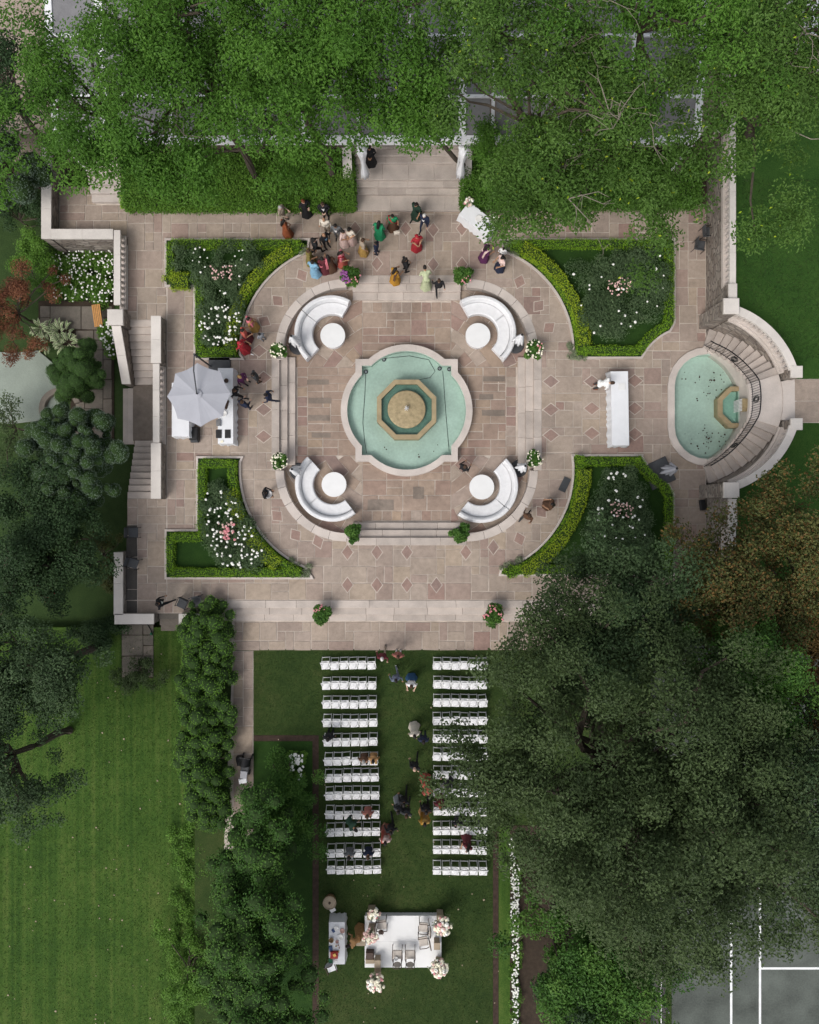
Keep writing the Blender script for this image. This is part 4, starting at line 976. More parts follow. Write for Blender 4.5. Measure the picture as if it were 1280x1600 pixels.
mass('rose_bush', 'dark rose bushes thick with white blooms in the lower left bed', 'rose bush', RB['BL'], .05, .75, 'leaf_rose', 70, .4, 13000, .085, blooms=(
    ('white_blooms', RB['BL'], 95, .058, 'petal_white'), ('pink_blooms', [(345, 825), (366, 818), (370, 845), (350, 842)], 18, .07, 'petal_pink'), ('blush_blooms', [(340, 818), (362, 815), (365, 835), (342, 838)], 20, .055, 'petal_blush')))
mass('rose_bush', 'dark rose bushes with white and salmon blooms in the lower right bed', 'rose bush', RB['BR'], .05, .8, 'leaf_rose', 100, .42, 17000, .085, blooms=(
    ('white_blooms', RB['BR'], 52, .06, 'petal_white'), ('blush_blooms', [(955, 785), (990, 783), (990, 808), (955, 810)], 40, .045, 'petal_blush')))
for lb, pol in (('silver ground cover at the top end of the upper left rose bed', [(452, 377), (480, 377), (478, 393), (455, 400)]), ('silver ground cover at the end of the lower left rose bed', [(445, 898), (488, 900), (486, 885), (450, 868)]),
                ('silver ground cover at the top end of the upper right rose bed', [(786, 377), (818, 377), (812, 398), (792, 392)]), ('silver ground cover at the end of the lower right rose bed', [(783, 896), (820, 894), (815, 868), (783, 884)]),
                ('silver ground cover at the lower tip of the upper right rose bed', [(888, 535), (903, 545), (915, 560), (890, 558)])):
    mass('ground_cover_plant', lb, 'plant', pol, .05, .18, 'leaf_grey', 26, .14, 1800, .06)
# ---- shrubs, hedges and trees
def tube_path(b, a, c, r0, r1, seg=6, bend=.12, n=4):
    a, c = Vector(a), Vector(c); l = (c-a).length; m = [a]
    for i in range(1, n):
        t = i/n; m.append(a.lerp(c, t)+Vector((random.uniform(-1, 1), random.uniform(-1, 1), random.uniform(-.3, .6)))*l*bend*math.sin(math.pi*t))
    m.append(c); b.tube(m, [r0+(r1-r0)*i/n for i in range(n+1)], seg)
    return m
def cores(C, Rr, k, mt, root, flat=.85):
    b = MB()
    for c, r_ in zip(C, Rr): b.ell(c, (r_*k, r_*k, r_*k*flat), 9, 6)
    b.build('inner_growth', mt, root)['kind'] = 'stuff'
def tree(name, label, px, py, zc, rpx, rz, base, zb, material, n, L=.15, k=120, cr=.7, flat=.6, bark='bark', group=None, rpy=None, lump=.22, twigs=0, trunk_r=.2, tone_c=.5, shell=.5, up=.8, low=-.35, cat='tree', ratio=.55, limbs=14, avoid=None, accents=None, core=0.0, bough=5, tmin=0.0):
    c = W(px, py, zc); rx = rpx*(HC-zc)/FPX; ry = (rpy or rpx)*(HC-zc)/FPX
    bp = P2(*base) if base else (c.x, c.y); root = empty(name, (bp[0], bp[1], zb)); tag(root, label, cat, group)
    ref = np.array([bp[0], bp[1], zb]); cc = np.array(c)-ref
    C, Rr = crown_clumps(cc, rx, ry, rz, k, cr, lump, low, bough, tmin)
    if avoid is not None:
        keep = [i for i in range(len(C)) if not avoid(C[i]+ref, Rr[i])]; C, Rr = C[keep], Rr[keep]
    P, N, tone = clump_leaves(C, Rr, n, flat, shell, up, tone_c)
    P[:, 2] = np.maximum(P[:, 2], .05)
    leaf_object('crown', P, N, L*(.7+.6*rng.random(n)), L*ratio, tone, material, root)
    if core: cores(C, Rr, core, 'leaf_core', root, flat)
    if accents:
        for mt, cnt in accents:
            i = rng.choice(len(P), cnt); leaf_object('turning_leaves', P[i]+rng.normal(size=(cnt, 3))*.08, N[i], L, L*ratio, rng.random(cnt), mt, root)
    b = MB(); fork = Vector(cc)+Vector((0, 0, -rz*.45)); fork.z = max(fork.z, .15)
    tube_path(b, (0, 0, 0), fork, trunk_r, trunk_r*.65, 8, .04)
    order = list(range(len(C))); random.shuffle(order)
    for i in order[:limbs]: tube_path(b, fork, C[i], trunk_r*.45, .02, 5, .12)
    b.build('trunk', bark, root)
    if twigs:
        b = MB()
        for i in order[:twigs]:
            a = Vector(C[i])+Vector((0, 0, Rr[i]*.15)); 
            for q in range(4):
                e = a+Vector((random.gauss(0, .8), random.gauss(0, .8), random.uniform(.1, .5))); m_ = tube_path(b, a, e, .022, .006, 4, .2, 3)
                for w_ in range(2): s0 = random.choice(m_[1:]); tube_path(b, s0, s0+Vector((random.gauss(0, .35), random.gauss(0, .35), random.uniform(.0, .2))), .01, .004, 4, .2, 2)
        b.build('bare_twigs', 'grey_bark', root)['kind'] = 'stuff'
    return root
def no_stairs(q, r):    # keep the opening over the grand steps clear
    k = FPX/(HC-q[2]); x, y = 640+q[0]*k, 800-q[1]*k
    if 716 < x < 802 and 128 < y < 224: return True
    if 190 < x < 556 and y+r*k*.7 > 316: return True
    return 556 < x < 712 and y+r*k*.3 > 226
def no_flowers(q, r):   # the huge tree stops short of the white flower row
    k = FPX/(HC-q[2]); x, y = 640+q[0]*k, 800-q[1]*k
    return (y+r*k*.5-1335)*230 > (x-r*k*.3-745)*175 and x < 1080
G1 = 'tall trees over the marquee'
TR_ = [(150, 150, 9.5, 155, 2.6, (270, 300), 'leaf_locust', 'feathery green tree at the top left above the corner steps', 19000),
       (320, 120, 9.5, 180, 3.0, (405, 290), 'leaf_locust', 'tall feathery tree over the clipped hedge at top left', 21000),
       (465, 135, 9.5, 150, 3.0, (520, 285), 'leaf_locust', 'feathery green tree just left of the grand steps', 16000),
       (630, 125, 9.5, 130, 2.6, (736, 268), 'leaf_locust', 'feathery tree hanging over the marquee at top centre', 13500),
       (850, 165, 9.5, 160, 3.0, (790, 290), 'leaf_locust_dull', 'feathery tree with pale bare twigs right of the grand steps', 17000),
       (975, 205, 9, 172, 3.0, (905, 285), 'leaf_locust_dull', 'feathery tree over the upper right rose bed', 19000),
       (1180, 135, 9.5, 170, 3.0, (1045, 280), 'leaf_locust_dull', 'feathery tree over the upper right lawn corner', 18000),
       (250, -20, 11, 150, 3.0, (420, 262), 'leaf_locust', 'tall feathery tree cut by the top edge at left', 9500),
       (520, -20, 11, 170, 3.0, (533, 258), 'leaf_locust', 'tall feathery tree cut by the top edge left of centre', 10500),
       (780, 10, 11, 170, 3.0, (830, 262), 'leaf_locust_dull', 'tall feathery tree cut by the top edge right of centre', 11500),
       (1020, 10, 11, 170, 3.0, (960, 262), 'leaf_locust', 'tall feathery tree cut by the top edge at right', 12000),
       (1250, 20, 10, 130, 3.0, (1140, 245), 'leaf_locust_dull', 'feathery tree at the top right corner', 9000)]
for x, y, zc, r, rz, base, mt, lb, n in TR_:
    tree('locust_tree', lb, x, y, zc, r, rz, base, UP if base[0] > 1116 else .1, mt, int(n*1.3), .135, 130, .68, .5, 'bark', G1, twigs=4 if 'dull' in mt else 1, lump=.3, trunk_r=.12 if 'top centre' in lb else .18, up=1.0, low=-.5, ratio=.5, limbs=16, avoid=no_stairs, tone_c=.6, bough=5, accents=(('leaf_box_gold', 150),) if 'dull' in mt else None)
tree('shade_tree', 'dark tree at the far top left corner', 10, 150, 5, 75, 2.2, (105, 262), -1.5, 'leaf_dark', 7000, .14, 60, .6)
# clipped hedge and shrubs north
def block_hedge(name, label, poly_px, z, h, material, n, L=.09):
    poly = px_poly(poly_px, z+h); ref = np.array([poly[0][0], poly[0][1], z]); root = empty(name, tuple(ref)); tag(root, label, 'hedge')
    top = np.array(sample_poly(poly, n)); P = np.zeros((n, 3)); P[:, :2] = top-ref[:2]; P[:, 2] = h+.10*np.sin(P[:, 0]*1.7)*np.sin(P[:, 1]*2.1)+rng.normal(size=n)*.07
    m = n//2; per = densify(poly, .02); q = np.array([per[i] for i in rng.integers(0, len(per), m)])
    P2_ = np.zeros((m, 3)); P2_[:, :2] = q-ref[:2]+rng.normal(size=(m, 2))*.06; P2_[:, 2] = rng.random(m)*h
    P = np.concatenate([P, P2_]); N = rng.normal(size=(len(P), 3))*.6+np.array([0, 0, 1]); tone = rng.random(len(P))*.6+.4*(np.sin(P[:, 0]*1.3+1)*np.sin(P[:, 1]*1.9)*.5+.5)
    leaf_object('foliage', P, N, L*(.7+.6*rng.random(len(P))), L*.6, tone, material, root)
    b = MB(); b.prism([(p[0]-ref[0], p[1]-ref[1]) for p in offset(poly, .1)], 0, h-.14); b.build('twigs', 'leaf_core', root)
    return root
block_hedge('clipped_hedge', 'broad clipped green hedge left of the grand steps', [(190, 319), (553, 319), (553, 240), (190, 240)], .1, 1.0, 'leaf_shrub', 26000)
block_hedge('golden_hedge_front', 'yellow green low hedge front below the clipped hedge', [(188, 322), (552, 322), (552, 304), (188, 304)], .1, .55, 'leaf_box', 6000)
tree('locust_tree', 'low bushy tree hiding the right side of the grand steps', 778, 250, 5, 48, 1.4, (765, 280), .1, 'leaf_locust', 7000, .11, 50, .45, .6, 'grey_bark', G1, rpy=42)
block_hedge('clipped_hedge', 'green hedge right of the grand steps under the trees', [(722, 316), (1095, 316), (1095, 240), (722, 240)], .1, 1.0, 'leaf_locust', 22000)
def shrub(name, label, px, py, zc, rpx, rz, zb, material, n, L=.11, k=50, cr=.4, rpy=None, group=None, **kw):
    kw.setdefault('cat', 'shrub'); kw.setdefault('bark', 'bark')
    return tree(name, label, px, py, zc, rpx, rz, None, zb, material, n, L, k, cr, .75, rpy=rpy, group=group, trunk_r=.06, limbs=10, low=-.7, **kw)
G2 = 'row of bright green shrubs beside the side path'
for i, (x, y, r, ry) in enumerate(((323, 985, 42, 45), (322, 1050, 42, 48), (320, 1120, 44, 48), (318, 1190, 44, 46), (325, 1245, 36, 40))):
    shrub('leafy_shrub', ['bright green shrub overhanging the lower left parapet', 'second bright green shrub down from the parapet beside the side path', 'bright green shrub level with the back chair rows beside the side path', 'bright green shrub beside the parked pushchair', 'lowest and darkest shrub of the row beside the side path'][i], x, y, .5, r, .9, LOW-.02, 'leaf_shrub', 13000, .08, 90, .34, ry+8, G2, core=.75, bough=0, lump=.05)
# hedges and trees left of the aisle
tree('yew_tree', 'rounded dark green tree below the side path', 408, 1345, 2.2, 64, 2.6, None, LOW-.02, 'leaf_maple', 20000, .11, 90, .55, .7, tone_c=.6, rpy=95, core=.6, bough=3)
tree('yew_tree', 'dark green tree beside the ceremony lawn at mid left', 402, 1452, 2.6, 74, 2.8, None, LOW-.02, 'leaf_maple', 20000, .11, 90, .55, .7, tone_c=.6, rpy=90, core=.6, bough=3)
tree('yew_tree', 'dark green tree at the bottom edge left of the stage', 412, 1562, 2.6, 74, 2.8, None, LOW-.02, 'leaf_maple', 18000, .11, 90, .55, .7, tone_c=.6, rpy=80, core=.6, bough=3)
shrub('leafy_shrub', 'loose green shrub in the left border near the white flowers', 447, 1228, .4, 32, .8, LOW-.02, 'leaf_maple', 9000, .10, 55, .38, 42)
shrub('leafy_shrub', 'green shrub filling the left border above the round tree', 450, 1288, .5, 36, .9, LOW-.02, 'leaf_maple', 9000, .10, 55, .4, 45)
shrub('leafy_shrub', 'olive shrub on the west lawn edge near the bottom', 290, 1520, .3, 50, .8, WLAWN, 'leaf_shrub', 6000, .1, 45, .35, 70)
mass('white_flower_clump', 'clump of white flowers in the left border by the brown edging', 'flowers', [(452, 1178), (474, 1178), (476, 1230), (462, 1225)], LOW, .4, 'leaf_shrub', 14, .2, 1500, .08, blooms=(('white_blooms', [(452, 1178), (474, 1178), (474, 1206), (454, 1206)], 45, .06, 'petal_white'), ('white_blooms', [(464, 1206), (472, 1206), (470, 1225), (462, 1222)], 10, .05, 'petal_white')))
# borders of the ceremony lawn
bd = MB(); bd.prism(px_poly([(396.5, 1149), (498, 1149), (498, 1700), (488.5, 1700), (488.5, 1158), (396.5, 1158)], LOW), LOW-.05, LOW+.004); struct(bd.build('mulch_strip', 'mulch'))
bd = MB(); bd.prism(px_poly([(397, 1158.5), (488, 1158.5), (488, 1700), (397, 1700)], LOW), LOW-.05, LOW-.004); struct(bd.build('left_border_grass', 'lawn_bed'))
bd = MB(); bd.prism(px_poly([(770.5, 1300), (779, 1300), (779, 1700), (770.5, 1700)], LOW), LOW-.05, LOW+.004); struct(bd.build('mulch_strip', 'mulch'))
bd = MB(); bd.prism(px_poly([(779.5, 1290), (797, 1290), (797, 1700), (779.5, 1700)], LOW), LOW-.05, LOW+.02); struct(bd.build('right_border_grass', 'lawn_west'))
bd = MB(); bd.prism(px_poly([(797.2, 1290), (1010, 1290), (1010, 1700), (797.2, 1700)], LOW), LOW-.05, LOW+.006); struct(bd.build('right_border_soil', 'soil'))
mass('white_flower_row', 'long row of white flowers along the right border of the lawn', 'flowers', [(797, 1310), (814, 1310), (812, 1610), (800, 1610)], LOW, .35, 'leaf_shrub', 80, .2, 6000, .08, blooms=(('white_blooms', [(798, 1340), (812, 1340), (810, 1610), (801, 1610)], 330, .045, 'petal_white'), ('white_blooms', [(797, 1310), (803, 1310), (803, 1345), (797, 1345)], 20, .045, 'petal_white')))
tree('maple_tree', 'bright green leafy tree right of the white flower row', 882, 1470, 2.6, 52, 2.6, None, LOW, 'leaf_maple', 15000, .14, 60, .6, .6, tone_c=.6, rpy=80)
tree('maple_tree', 'dark green tree below the big grey green tree', 945, 1505, 3, 80, 2.8, None, LOW, 'leaf_maple', 17000, .15, 60, .7, .6, tone_c=.65, rpy=85)
tree('maple_tree', 'leafy tree cut by the bottom edge right of the flower row', 898, 1580, 2.6, 66, 2.6, None, LOW, 'leaf_dark', 13000, .14, 60, .6, .6, tone_c=.6, rpy=60)
# the big tree and its neighbours on the right
tree('oak_tree', 'huge grey green tree covering the right block of chairs', 978, 1240, 9, 298, 5.0, (925, 1130), LOW-.02, 'leaf_oak', 150000, .125, 560, .74, .6, 'bark', trunk_r=.42, lump=.16, limbs=50, rpy=270, low=-.2, tone_c=.6, avoid=no_flowers, bough=2)
tree('oak_tree', 'brighter green tree at the right edge beside the huge tree', 1205, 1270, 8.5, 120, 4.0, (1120, 1180), TENNIS, 'leaf_oak_dark', 30000, .12, 110, .8, .6, trunk_r=.3, rpy=160, tone_c=.5)
tree('oak_tree', 'dark blue green tree at the end of the lawn steps', 965, 935, 7, 100, 3.0, (985, 978), -1.5, 'leaf_oak_dark', 17000, .14, 80, .7, .6, trunk_r=.22, rpy=85)
tree('oak_tree', 'dark green branches left of the rusty tree above the walk', 930, 1010, 7.5, 85, 3.0, (990, 1000), LOW-.02, 'leaf_oak_dark', 13000, .14, 70, .7, .6, trunk_r=.22, rpy=75)
tree('rusty_tree', 'olive and rust tinted tree below the curved stairs', 1145, 955, 6.5, 108, 2.8, (1072, 975), -1.5, 'leaf_olive', 17000, .13, 90, .65, .6, trunk_r=.2, rpy=88, accents=(('leaf_rust', 6000),))
tree('rusty_tree', 'rust tinted tree on the upper lawn at the right edge', 1250, 862, 6.5, 98, 2.6, (1165, 850), UP, 'leaf_olive', 20000, .12, 110, .6, .55, trunk_r=.18, rpy=110, lump=.3, bough=3, accents=(('leaf_rust', 6000),))
tree('rusty_tree', 'brown leaved tree at the right edge below the upper lawn', 1268, 1080, 6.5, 75, 2.6, (1180, 1000), UP, 'leaf_rust', 16000, .13, 70, .6, .6, trunk_r=.18, rpy=150)
tree('oak_tree', 'fresh green tree between the brown tree and the huge tree', 1165, 1080, 8, 75, 3.0, (1090, 1040), TENNIS, 'leaf_maple', 19000, .13, 90, .65, .6, trunk_r=.22, rpy=80)
# ---- lower left garden
tree('cloud_conifer', 'blue green cloud pruned conifer beside the left stairs', 126, 718, 1.8, 80, 2.0, (150, 722), GARD-.03, 'leaf_blue', 56000, .05, 190, .34, .9, trunk_r=.14, tone_c=.5, shell=.12, rpy=84, cat='conifer', low=-.1, ratio=.6, core=.88, up=.3, bough=0, tmin=.5, lump=.08)
tree('round_conifer', 'rounded bright green dwarf conifer by the pond', 128, 582, .2, 44, 1.2, (140, 590), GARD-.03, 'leaf_conifer', 30000, .045, 60, .38, .9, trunk_r=.1, tone_c=.4, shell=.1, cat='conifer', low=-.1, ratio=.6, core=.9, up=.3, bough=0, tmin=.4, lump=.1)
tree('blue_conifer', 'blue green conifer at the left edge near the top', 8, 262, 2.5, 55, 2.0, (70, 280), -1.5, 'leaf_blue', 16000, .07, 26, .5, .9, trunk_r=.12, shell=.12, rpy=62, cat='conifer', core=.88, up=.3, bough=0, tmin=.7)
shrub('leafy_shrub', 'dark shrubs below the blue conifer at the left edge', 25, 340, -.2, 60, .9, -1.5, 'leaf_dark', 7000, .10, 45, .4, 45)
shrub('leafy_shrub', 'yellow green shrub left of the white flower bed', 45, 400, -.2, 50, .9, -1.5, 'leaf_shrub', 7000, .09, 45, .35, 40)
tree('red_maple', 'red brown weeping maple at the left edge', 18, 485, .8, 62, 1.3, None, -1.5, 'leaf_red', 17000, .08, 60, .42, .6, trunk_r=.08, rpy=75)
mass('white_flower_bed', 'bed of white flowers below the pale parapet on the left', 'flowers', [(75, 392), (180, 392), (180, 474), (80, 470)], -1.5, .8, 'leaf_shrub', 90, .3, 14000, .10, blooms=(('white_blooms', [(78, 392), (180, 392), (180, 472), (82, 470)], 260, .042, 'petal_white'),))
mass('white_flower_clump', 'white flowers and green leaves beside the wooden bench', 'flowers', [(150, 508), (176, 500), (180, 560), (166, 560)], -1.5, .6, 'leaf_shrub', 30, .22, 4500, .09, blooms=(('white_blooms', [(150, 508), (176, 500), (180, 560), (166, 555)], 55, .05, 'petal_white'),))
mass('rough_shrubs', 'rough low growth along the right edge of the west lawn', 'shrubs', [(268, 1290), (318, 1285), (325, 1610), (262, 1610)], WLAWN, .5, 'leaf_shrub', 90, .3, 9000, .09)
# hosta: arching variegated leaves
def hosta(px, py, n, label):
    c = W(px, py, -1.0); root = empty('hosta', (c.x, c.y, -1.5)); tag(root, label, 'plant')
    me = []
    for t in range(2):
        b = MB(); vs = []; fs = []
        for i in range(6):
            u = i/5; w = .075*math.sin(math.pi*min(1, u*.92+.06))**.8; z = .28*math.sin(u*2.3); x = .55*u
            vs += [(x, -w, z+.01), (x, -w*.45, z), (x, w*.45, z), (x, w, z+.01)]
        for i in range(5):
            for j in range(3): b_ = i*4+j; fs.append((b_, b_+4, b_+5, b_+1))
        b.add(vs, fs); b.m = [0 if i % 3 == 1 else 1 for i in range(len(fs))]
        me.append(b.mesh('hosta_leaf', ['hosta_green', 'hosta_cream'], True))
    for i in range(n):
        a = random.random()*6.28; r = random.random()**.5; o = inst('leaf', me[i % 2], root, (math.cos(a)*r*.45, math.sin(a)*r*.4, .45-.35*r+random.uniform(0, .1)), a+random.gauss(0, .4), random.uniform(.75, 1.15))
        o.rotation_euler = (random.gauss(0, .25), random.uniform(-.3, .25), a+random.gauss(0, .4))
    return root
mat('hosta_green', (.10, .19, .05), .6, .3, 6, 40, 0); mat('hosta_cream', (.52, .55, .36), .6, .15, 6, 40, 0)
for hx, hy, hn, hl in ((62, 512, 50, 'upper left'), (92, 516, 50, 'upper right'), (74, 534, 45, 'lower left'), (100, 534, 40, 'lower right')):
    h_ = hosta(hx, hy, hn, 'variegated hosta with cream edged leaves, %s of four by the pond' % hl); h_.scale = (.72, .72, .8)
shrub('leafy_shrub', 'thin twiggy shrub overhanging the pond', 18, 668, .2, 55, 1.0, -1.5, 'leaf_oak', 2600, .10, 40, .35, 50, lump=.4)
tree('shade_tree', 'dark tree below the cloud pruned conifer', 60, 800, 2.0, 95, 2.0, None, -1.5, 'leaf_dark', 18000, .12, 80, .55, .7, rpy=75)
tree('shade_tree', 'dark leafy tree beside the lower left terrace', 88, 872, 2.5, 78, 2.0, (100, 870), -1.5, 'leaf_dark', 17000, .12, 80, .55, .7, rpy=70)
tree('shade_tree', 'dark tree left of the red clothed person', 10, 900, 3.0, 70, 2.4, None, -1.5, 'leaf_dark', 9000, .13, 55, .6, .7, rpy=55)
tree('shade_tree', 'dim green tree spreading over the top of the west lawn', 60, 1045, 5.0, 120, 2.4, (150, 1010), WLAWN, 'leaf_oak_dark', 24000, .13, 110, .6, .6, rpy=85)
tree('shade_tree', 'dark tree at the left edge over the west lawn', 0, 1190, 5.0, 75, 2.4, (95, 1150), WLAWN, 'leaf_oak_dark', 13000, .13, 70, .6, .6, rpy=105)
shrub('leafy_shrub', 'olive shrub against the lower left parapet', 158, 868, -.6, 20, .7, -1.5, 'leaf_olive', 5000, .09, 35, .3, 50)
shrub('leafy_shrub', 'dark green shrub in the shade above the west lawn', 165, 985, -.3, 45, .8, WLAWN, 'leaf_dark', 5500, .1, 40, .32, 30)
shrub('leafy_shrub', 'low grey green shrub at the top of the west lawn', 215, 1050, -.3, 50, .5, WLAWN, 'leaf_oak', 4000, .09, 35, .3, 30)

# ---- grass blades standing in the lawns, and leaves fallen on them
def stripe_tone(x, st):
    return np.clip(.5+st*(.5*np.sin(x*7.3)+.35*np.sin(x*12.1+1)+.3*np.sin(x*3.1+2)), 0, 1)
def tufts(name, poly_px, z, n, material, L=.09, st=0.0):
    q = np.array(sample_poly(px_poly(poly_px, z), n)); P = np.zeros((n, 3)); P[:, :2] = q; P[:, 2] = z+.018+rng.random(n)*.02
    o = leaf_object(name, P, rng.normal(size=(n, 3))+np.array([0, 0, .5]), L*(.5+rng.random(n)), .02, rng.random(n)*.55+.45*stripe_tone(q[:, 0], st), material); o['kind'] = 'stuff'; tag(o, 'short blades of grass covering the ' + name.replace('_', ' '), 'grass'); return o
leaf_mat('leaf_turf', (.024, .058, .010), (.047, .098, .015), (.094, .14, .03), .2)
leaf_mat('leaf_turf_dark', (.016, .036, .009), (.03, .062, .013), (.058, .088, .024), .2)
tufts('west_lawn_grass', [(-10, 985), (284, 985), (300, 1610), (-10, 1610)], WLAWN, 32000, 'leaf_turf', st=.9)
tufts('ceremony_lawn_grass', [(398, 1018), (850, 1018), (850, 1290), (770, 1300), (770, 1610), (499, 1610), (499, 1147), (398, 1147)], LOW-.012, 36000, 'leaf_turf_dark', .07)
tufts('upper_lawn_grass', [(1160, 280), (1290, 280), (1290, 560), (1240, 560), (1200, 490), (1160, 470)], UP, 8000, 'leaf_turf_dark', .07)
fl = [W(random.uniform(0, 290), random.uniform(1000, 1600), WLAWN+.03) for _ in range(90)]+[W(random.uniform(400, 780), random.uniform(1020, 1600), LOW+.01) for _ in range(60)]
fo_ = bloom_object('lawn_leaves', fl, [random.uniform(.02, .045) for _ in fl], 'beige_box', None, 'stuff', .2); tag(fo_, 'pale fallen leaves scattered over the lawns', 'leaves')

# ============================================================ FURNITURE
ORD = ['first', 'second', 'third', 'fourth', 'fifth', 'sixth', 'seventh', 'eighth', 'ninth', 'tenth', 'eleventh', 'twelfth']
LG = LOW-.012
def make_folding_chair():
    r = empty('folding_chair'); w = .2
    MB().box(-.195, -.2, .425, .195, .2, .45, bev=.01).build('seat', 'white_paint', r)
    b = MB(); b.ell((0, 0, .452), (.175, .18, .02), 12, 4); b.build('seat_pad', 'white_leather', r, True)
    for s in (-1, 1):
        MB().tube([(s*.205, -.22, 0), (s*.205, .0, .44), (s*.205, .2, .80)], .016, 5).build('leg', 'white_paint', r)
        MB().tube([(s*.185, .33, 0), (s*.185, .1, .36), (s*.185, -.12, .43)], .016, 5).build('leg', 'white_paint', r)
    MB().box(-.185, .295, .03, .185, .325, .07).build('stretcher', 'white_paint', r)
    MB().box(-.205, .165, .72, .205, .19, .81).build('back_slat', 'white_paint', r); MB().box(-.205, .12, .60, .205, .14, .66).build('back_slat', 'white_paint', r)
    return r
fc = make_folding_chair(); used = False
LROW = [1040, 1071, 1101, 1130, 1160, 1190, 1216, 1244, 1274, 1301, 1334, 1360]; RROW = [1040, 1070, 1098, 1126, 1154, 1182, 1211, 1239, 1268, 1298, 1328, 1361]
for side, rows in (('left', LROW), ('right', RROW)):
    for i, y in enumerate(rows):
        for j in range(6):
            x = (509+(y-1040)*.027+14.25*j) if side == 'left' else (683.5+14.25*j)
            c = W(x+random.uniform(-.5, .5), y+(-.4*j if side == 'left' else .35*j)*(.5 if i > 2 else .2)+random.uniform(-.6, .6), LG+.45)
            o = fc if not used else copy_tree(fc); used = True
            o.location = (c.x, c.y, LG); o.rotation_euler = (0, 0, R(random.gauss(1 if side == 'left' else -1, 2.2)))
            k = (5-j) if side == 'left' else j
            tag(o, 'white folding chair, %s from the aisle, %s row from the walk, %s block' % (ORD[k], ORD[i], side), 'chair', 'ceremony chairs in rows')
# ---- lounge sofas, drum tables, closed parasols
def sofa(px, py, a0, a1, label):
    c = W(px, py, COURT+.45); r = empty('curved_sofa', (c.x, c.y, COURT)); tag(r, label, 'sofa', 'curved white sofas in the sunken court')
    ri, ro = .95, 1.80; am = (a0+a1)/2
    def sweep(prof, b0, b1, name, par):
        n = 16; m = len(prof); vs = [(q[0]*math.cos(R(b0+(b1-b0)*i/n)), q[0]*math.sin(R(b0+(b1-b0)*i/n)), q[1]) for i in range(n+1) for q in prof]
        fs = [(i*m+j, i*m+(j+1) % m, (i+1)*m+(j+1) % m, (i+1)*m+j) for i in range(n) for j in range(m)]+[tuple(range(m-1, -1, -1)), tuple(range(n*m, n*m+m))]
        return MB().add(vs, fs).build(name, 'white_leather', par)
    for s0, s1 in ((a0, am-.6), (am+.6, a1)):
        sec = sweep([(ri, .06), (ro-.31, .06), (ro-.31, .40), (ro-.33, .43), (ri+.06, .43), (ri+.02, .41), (ri, .37)], s0, s1, 'seat', r)
        sweep([(ro-.30, .06), (ro-.02, .06), (ro, .12), (ro-.01, .68), (ro-.05, .74), (ro-.16, .75), (ro-.22, .71), (ro-.29, .44)], s0, s1, 'backrest', sec)
        sweep([(ro-.31, .431), (ro-.31, .445), (ro-.33, .445), (ro-.33, .431)], s0, s1, 'piping', sec)
        for t in (.12, .88):
            a = R(s0+(s1-s0)*t)
            for q in (ri+.1, ro-.12): b = MB(); b.box(-.03, -.03, 0, .03, .03, .06); b.v = [(x+q*math.cos(a), y+q*math.sin(a), z) for x, y, z in b.v]; b.build('foot', 'black_plastic', r)
    return r
sofa(519, 521, 60, 227, 'curved white sofa at the upper left of the fountain'); sofa(748, 521, 120, -47, 'curved white sofa at the upper right of the fountain')
sofa(520, 757, -52, -228, 'curved white sofa at the lower left of the fountain'); sofa(751, 759, -128, 47, 'curved white sofa at the lower right of the fountain')
for px, py, lb in ((520, 524, 'upper left'), (747, 524, 'upper right'), (522, 757, 'lower left'), (753, 761, 'lower right')):
    c = W(px, py, COURT+.5); r = empty('drum_table', (c.x, c.y, COURT)); tag(r, 'round white table inside the %s curved sofa' % lb, 'table', 'round white tables in the court')
    MB().lathe([(.56, .0), (.57, .46), (.565, .468)], 40).build('drum', 'white_leather', r, False)
    MB().lathe([(.595, .47), (.60, .485), (.595, .50)], 44).build('table_top', 'white_paint', r)
def closed_parasol(px, py, z0, h, label, fab='white_cloth', basemat='slate_grey', rnd=True, lean=(0, 0), base_off=(0, 0), rad=.2):
    c = W(px, py, z0+h); r = empty('closed_parasol', (c.x, c.y, z0)); tag(r, label, 'parasol')
    if rnd: MB().lathe([(.42, 0), (.42, .05), (.38, .09), (.06, .1), (.05, .3)], 24).build('base', basemat, r)
    else:
        b = MB(); b.box(-.62, -.62, 0, .62, .62, .12, bev=.03); b.v = [(x+base_off[0], y+base_off[1], z) for x, y, z in b.v]; b.build('base', basemat, r)
    MB().tube([(0, 0, .05), (0, 0, h+.02)], .025, 8).build('pole', 'grey_metal', r)
    n = 8
    for k in range(n):
        a = 6.283*k/n; b = MB(); cs = math.cos(a), math.sin(a); vs = []; m = 7
        for i in range(m):
            t = i/(m-1); rr = .03+rad*t**.8*(1+.25*math.sin(k*2.1)); z = h-t*1.25; w = .02+.075*math.sin(math.pi*(t*.75+.12))
            vs += [(cs[0]*rr*.35, cs[1]*rr*.35, z), (cs[0]*rr-cs[1]*w, cs[1]*rr+cs[0]*w, z-.02), (cs[0]*rr*1.2, cs[1]*rr*1.2, z-.03), (cs[0]*rr+cs[1]*w, cs[1]*rr-cs[0]*w, z-.02)]
        fs = [(i*4+j, i*4+(j+1) % 4, (i+1)*4+(j+1) % 4, (i+1)*4+j) for i in range(m-1) for j in range(4)]+[(3, 2, 1, 0), (m*4-4, m*4-3, m*4-2, m*4-1)]
        b.add(vs, fs).build('canopy_fold', fab, r, True)
    MB().lathe([(.05, h-.03), (.055, h+.02), (.03, h+.06), (.008, h+.09)], 12).build('finial', 'black_plastic', r)
    return r
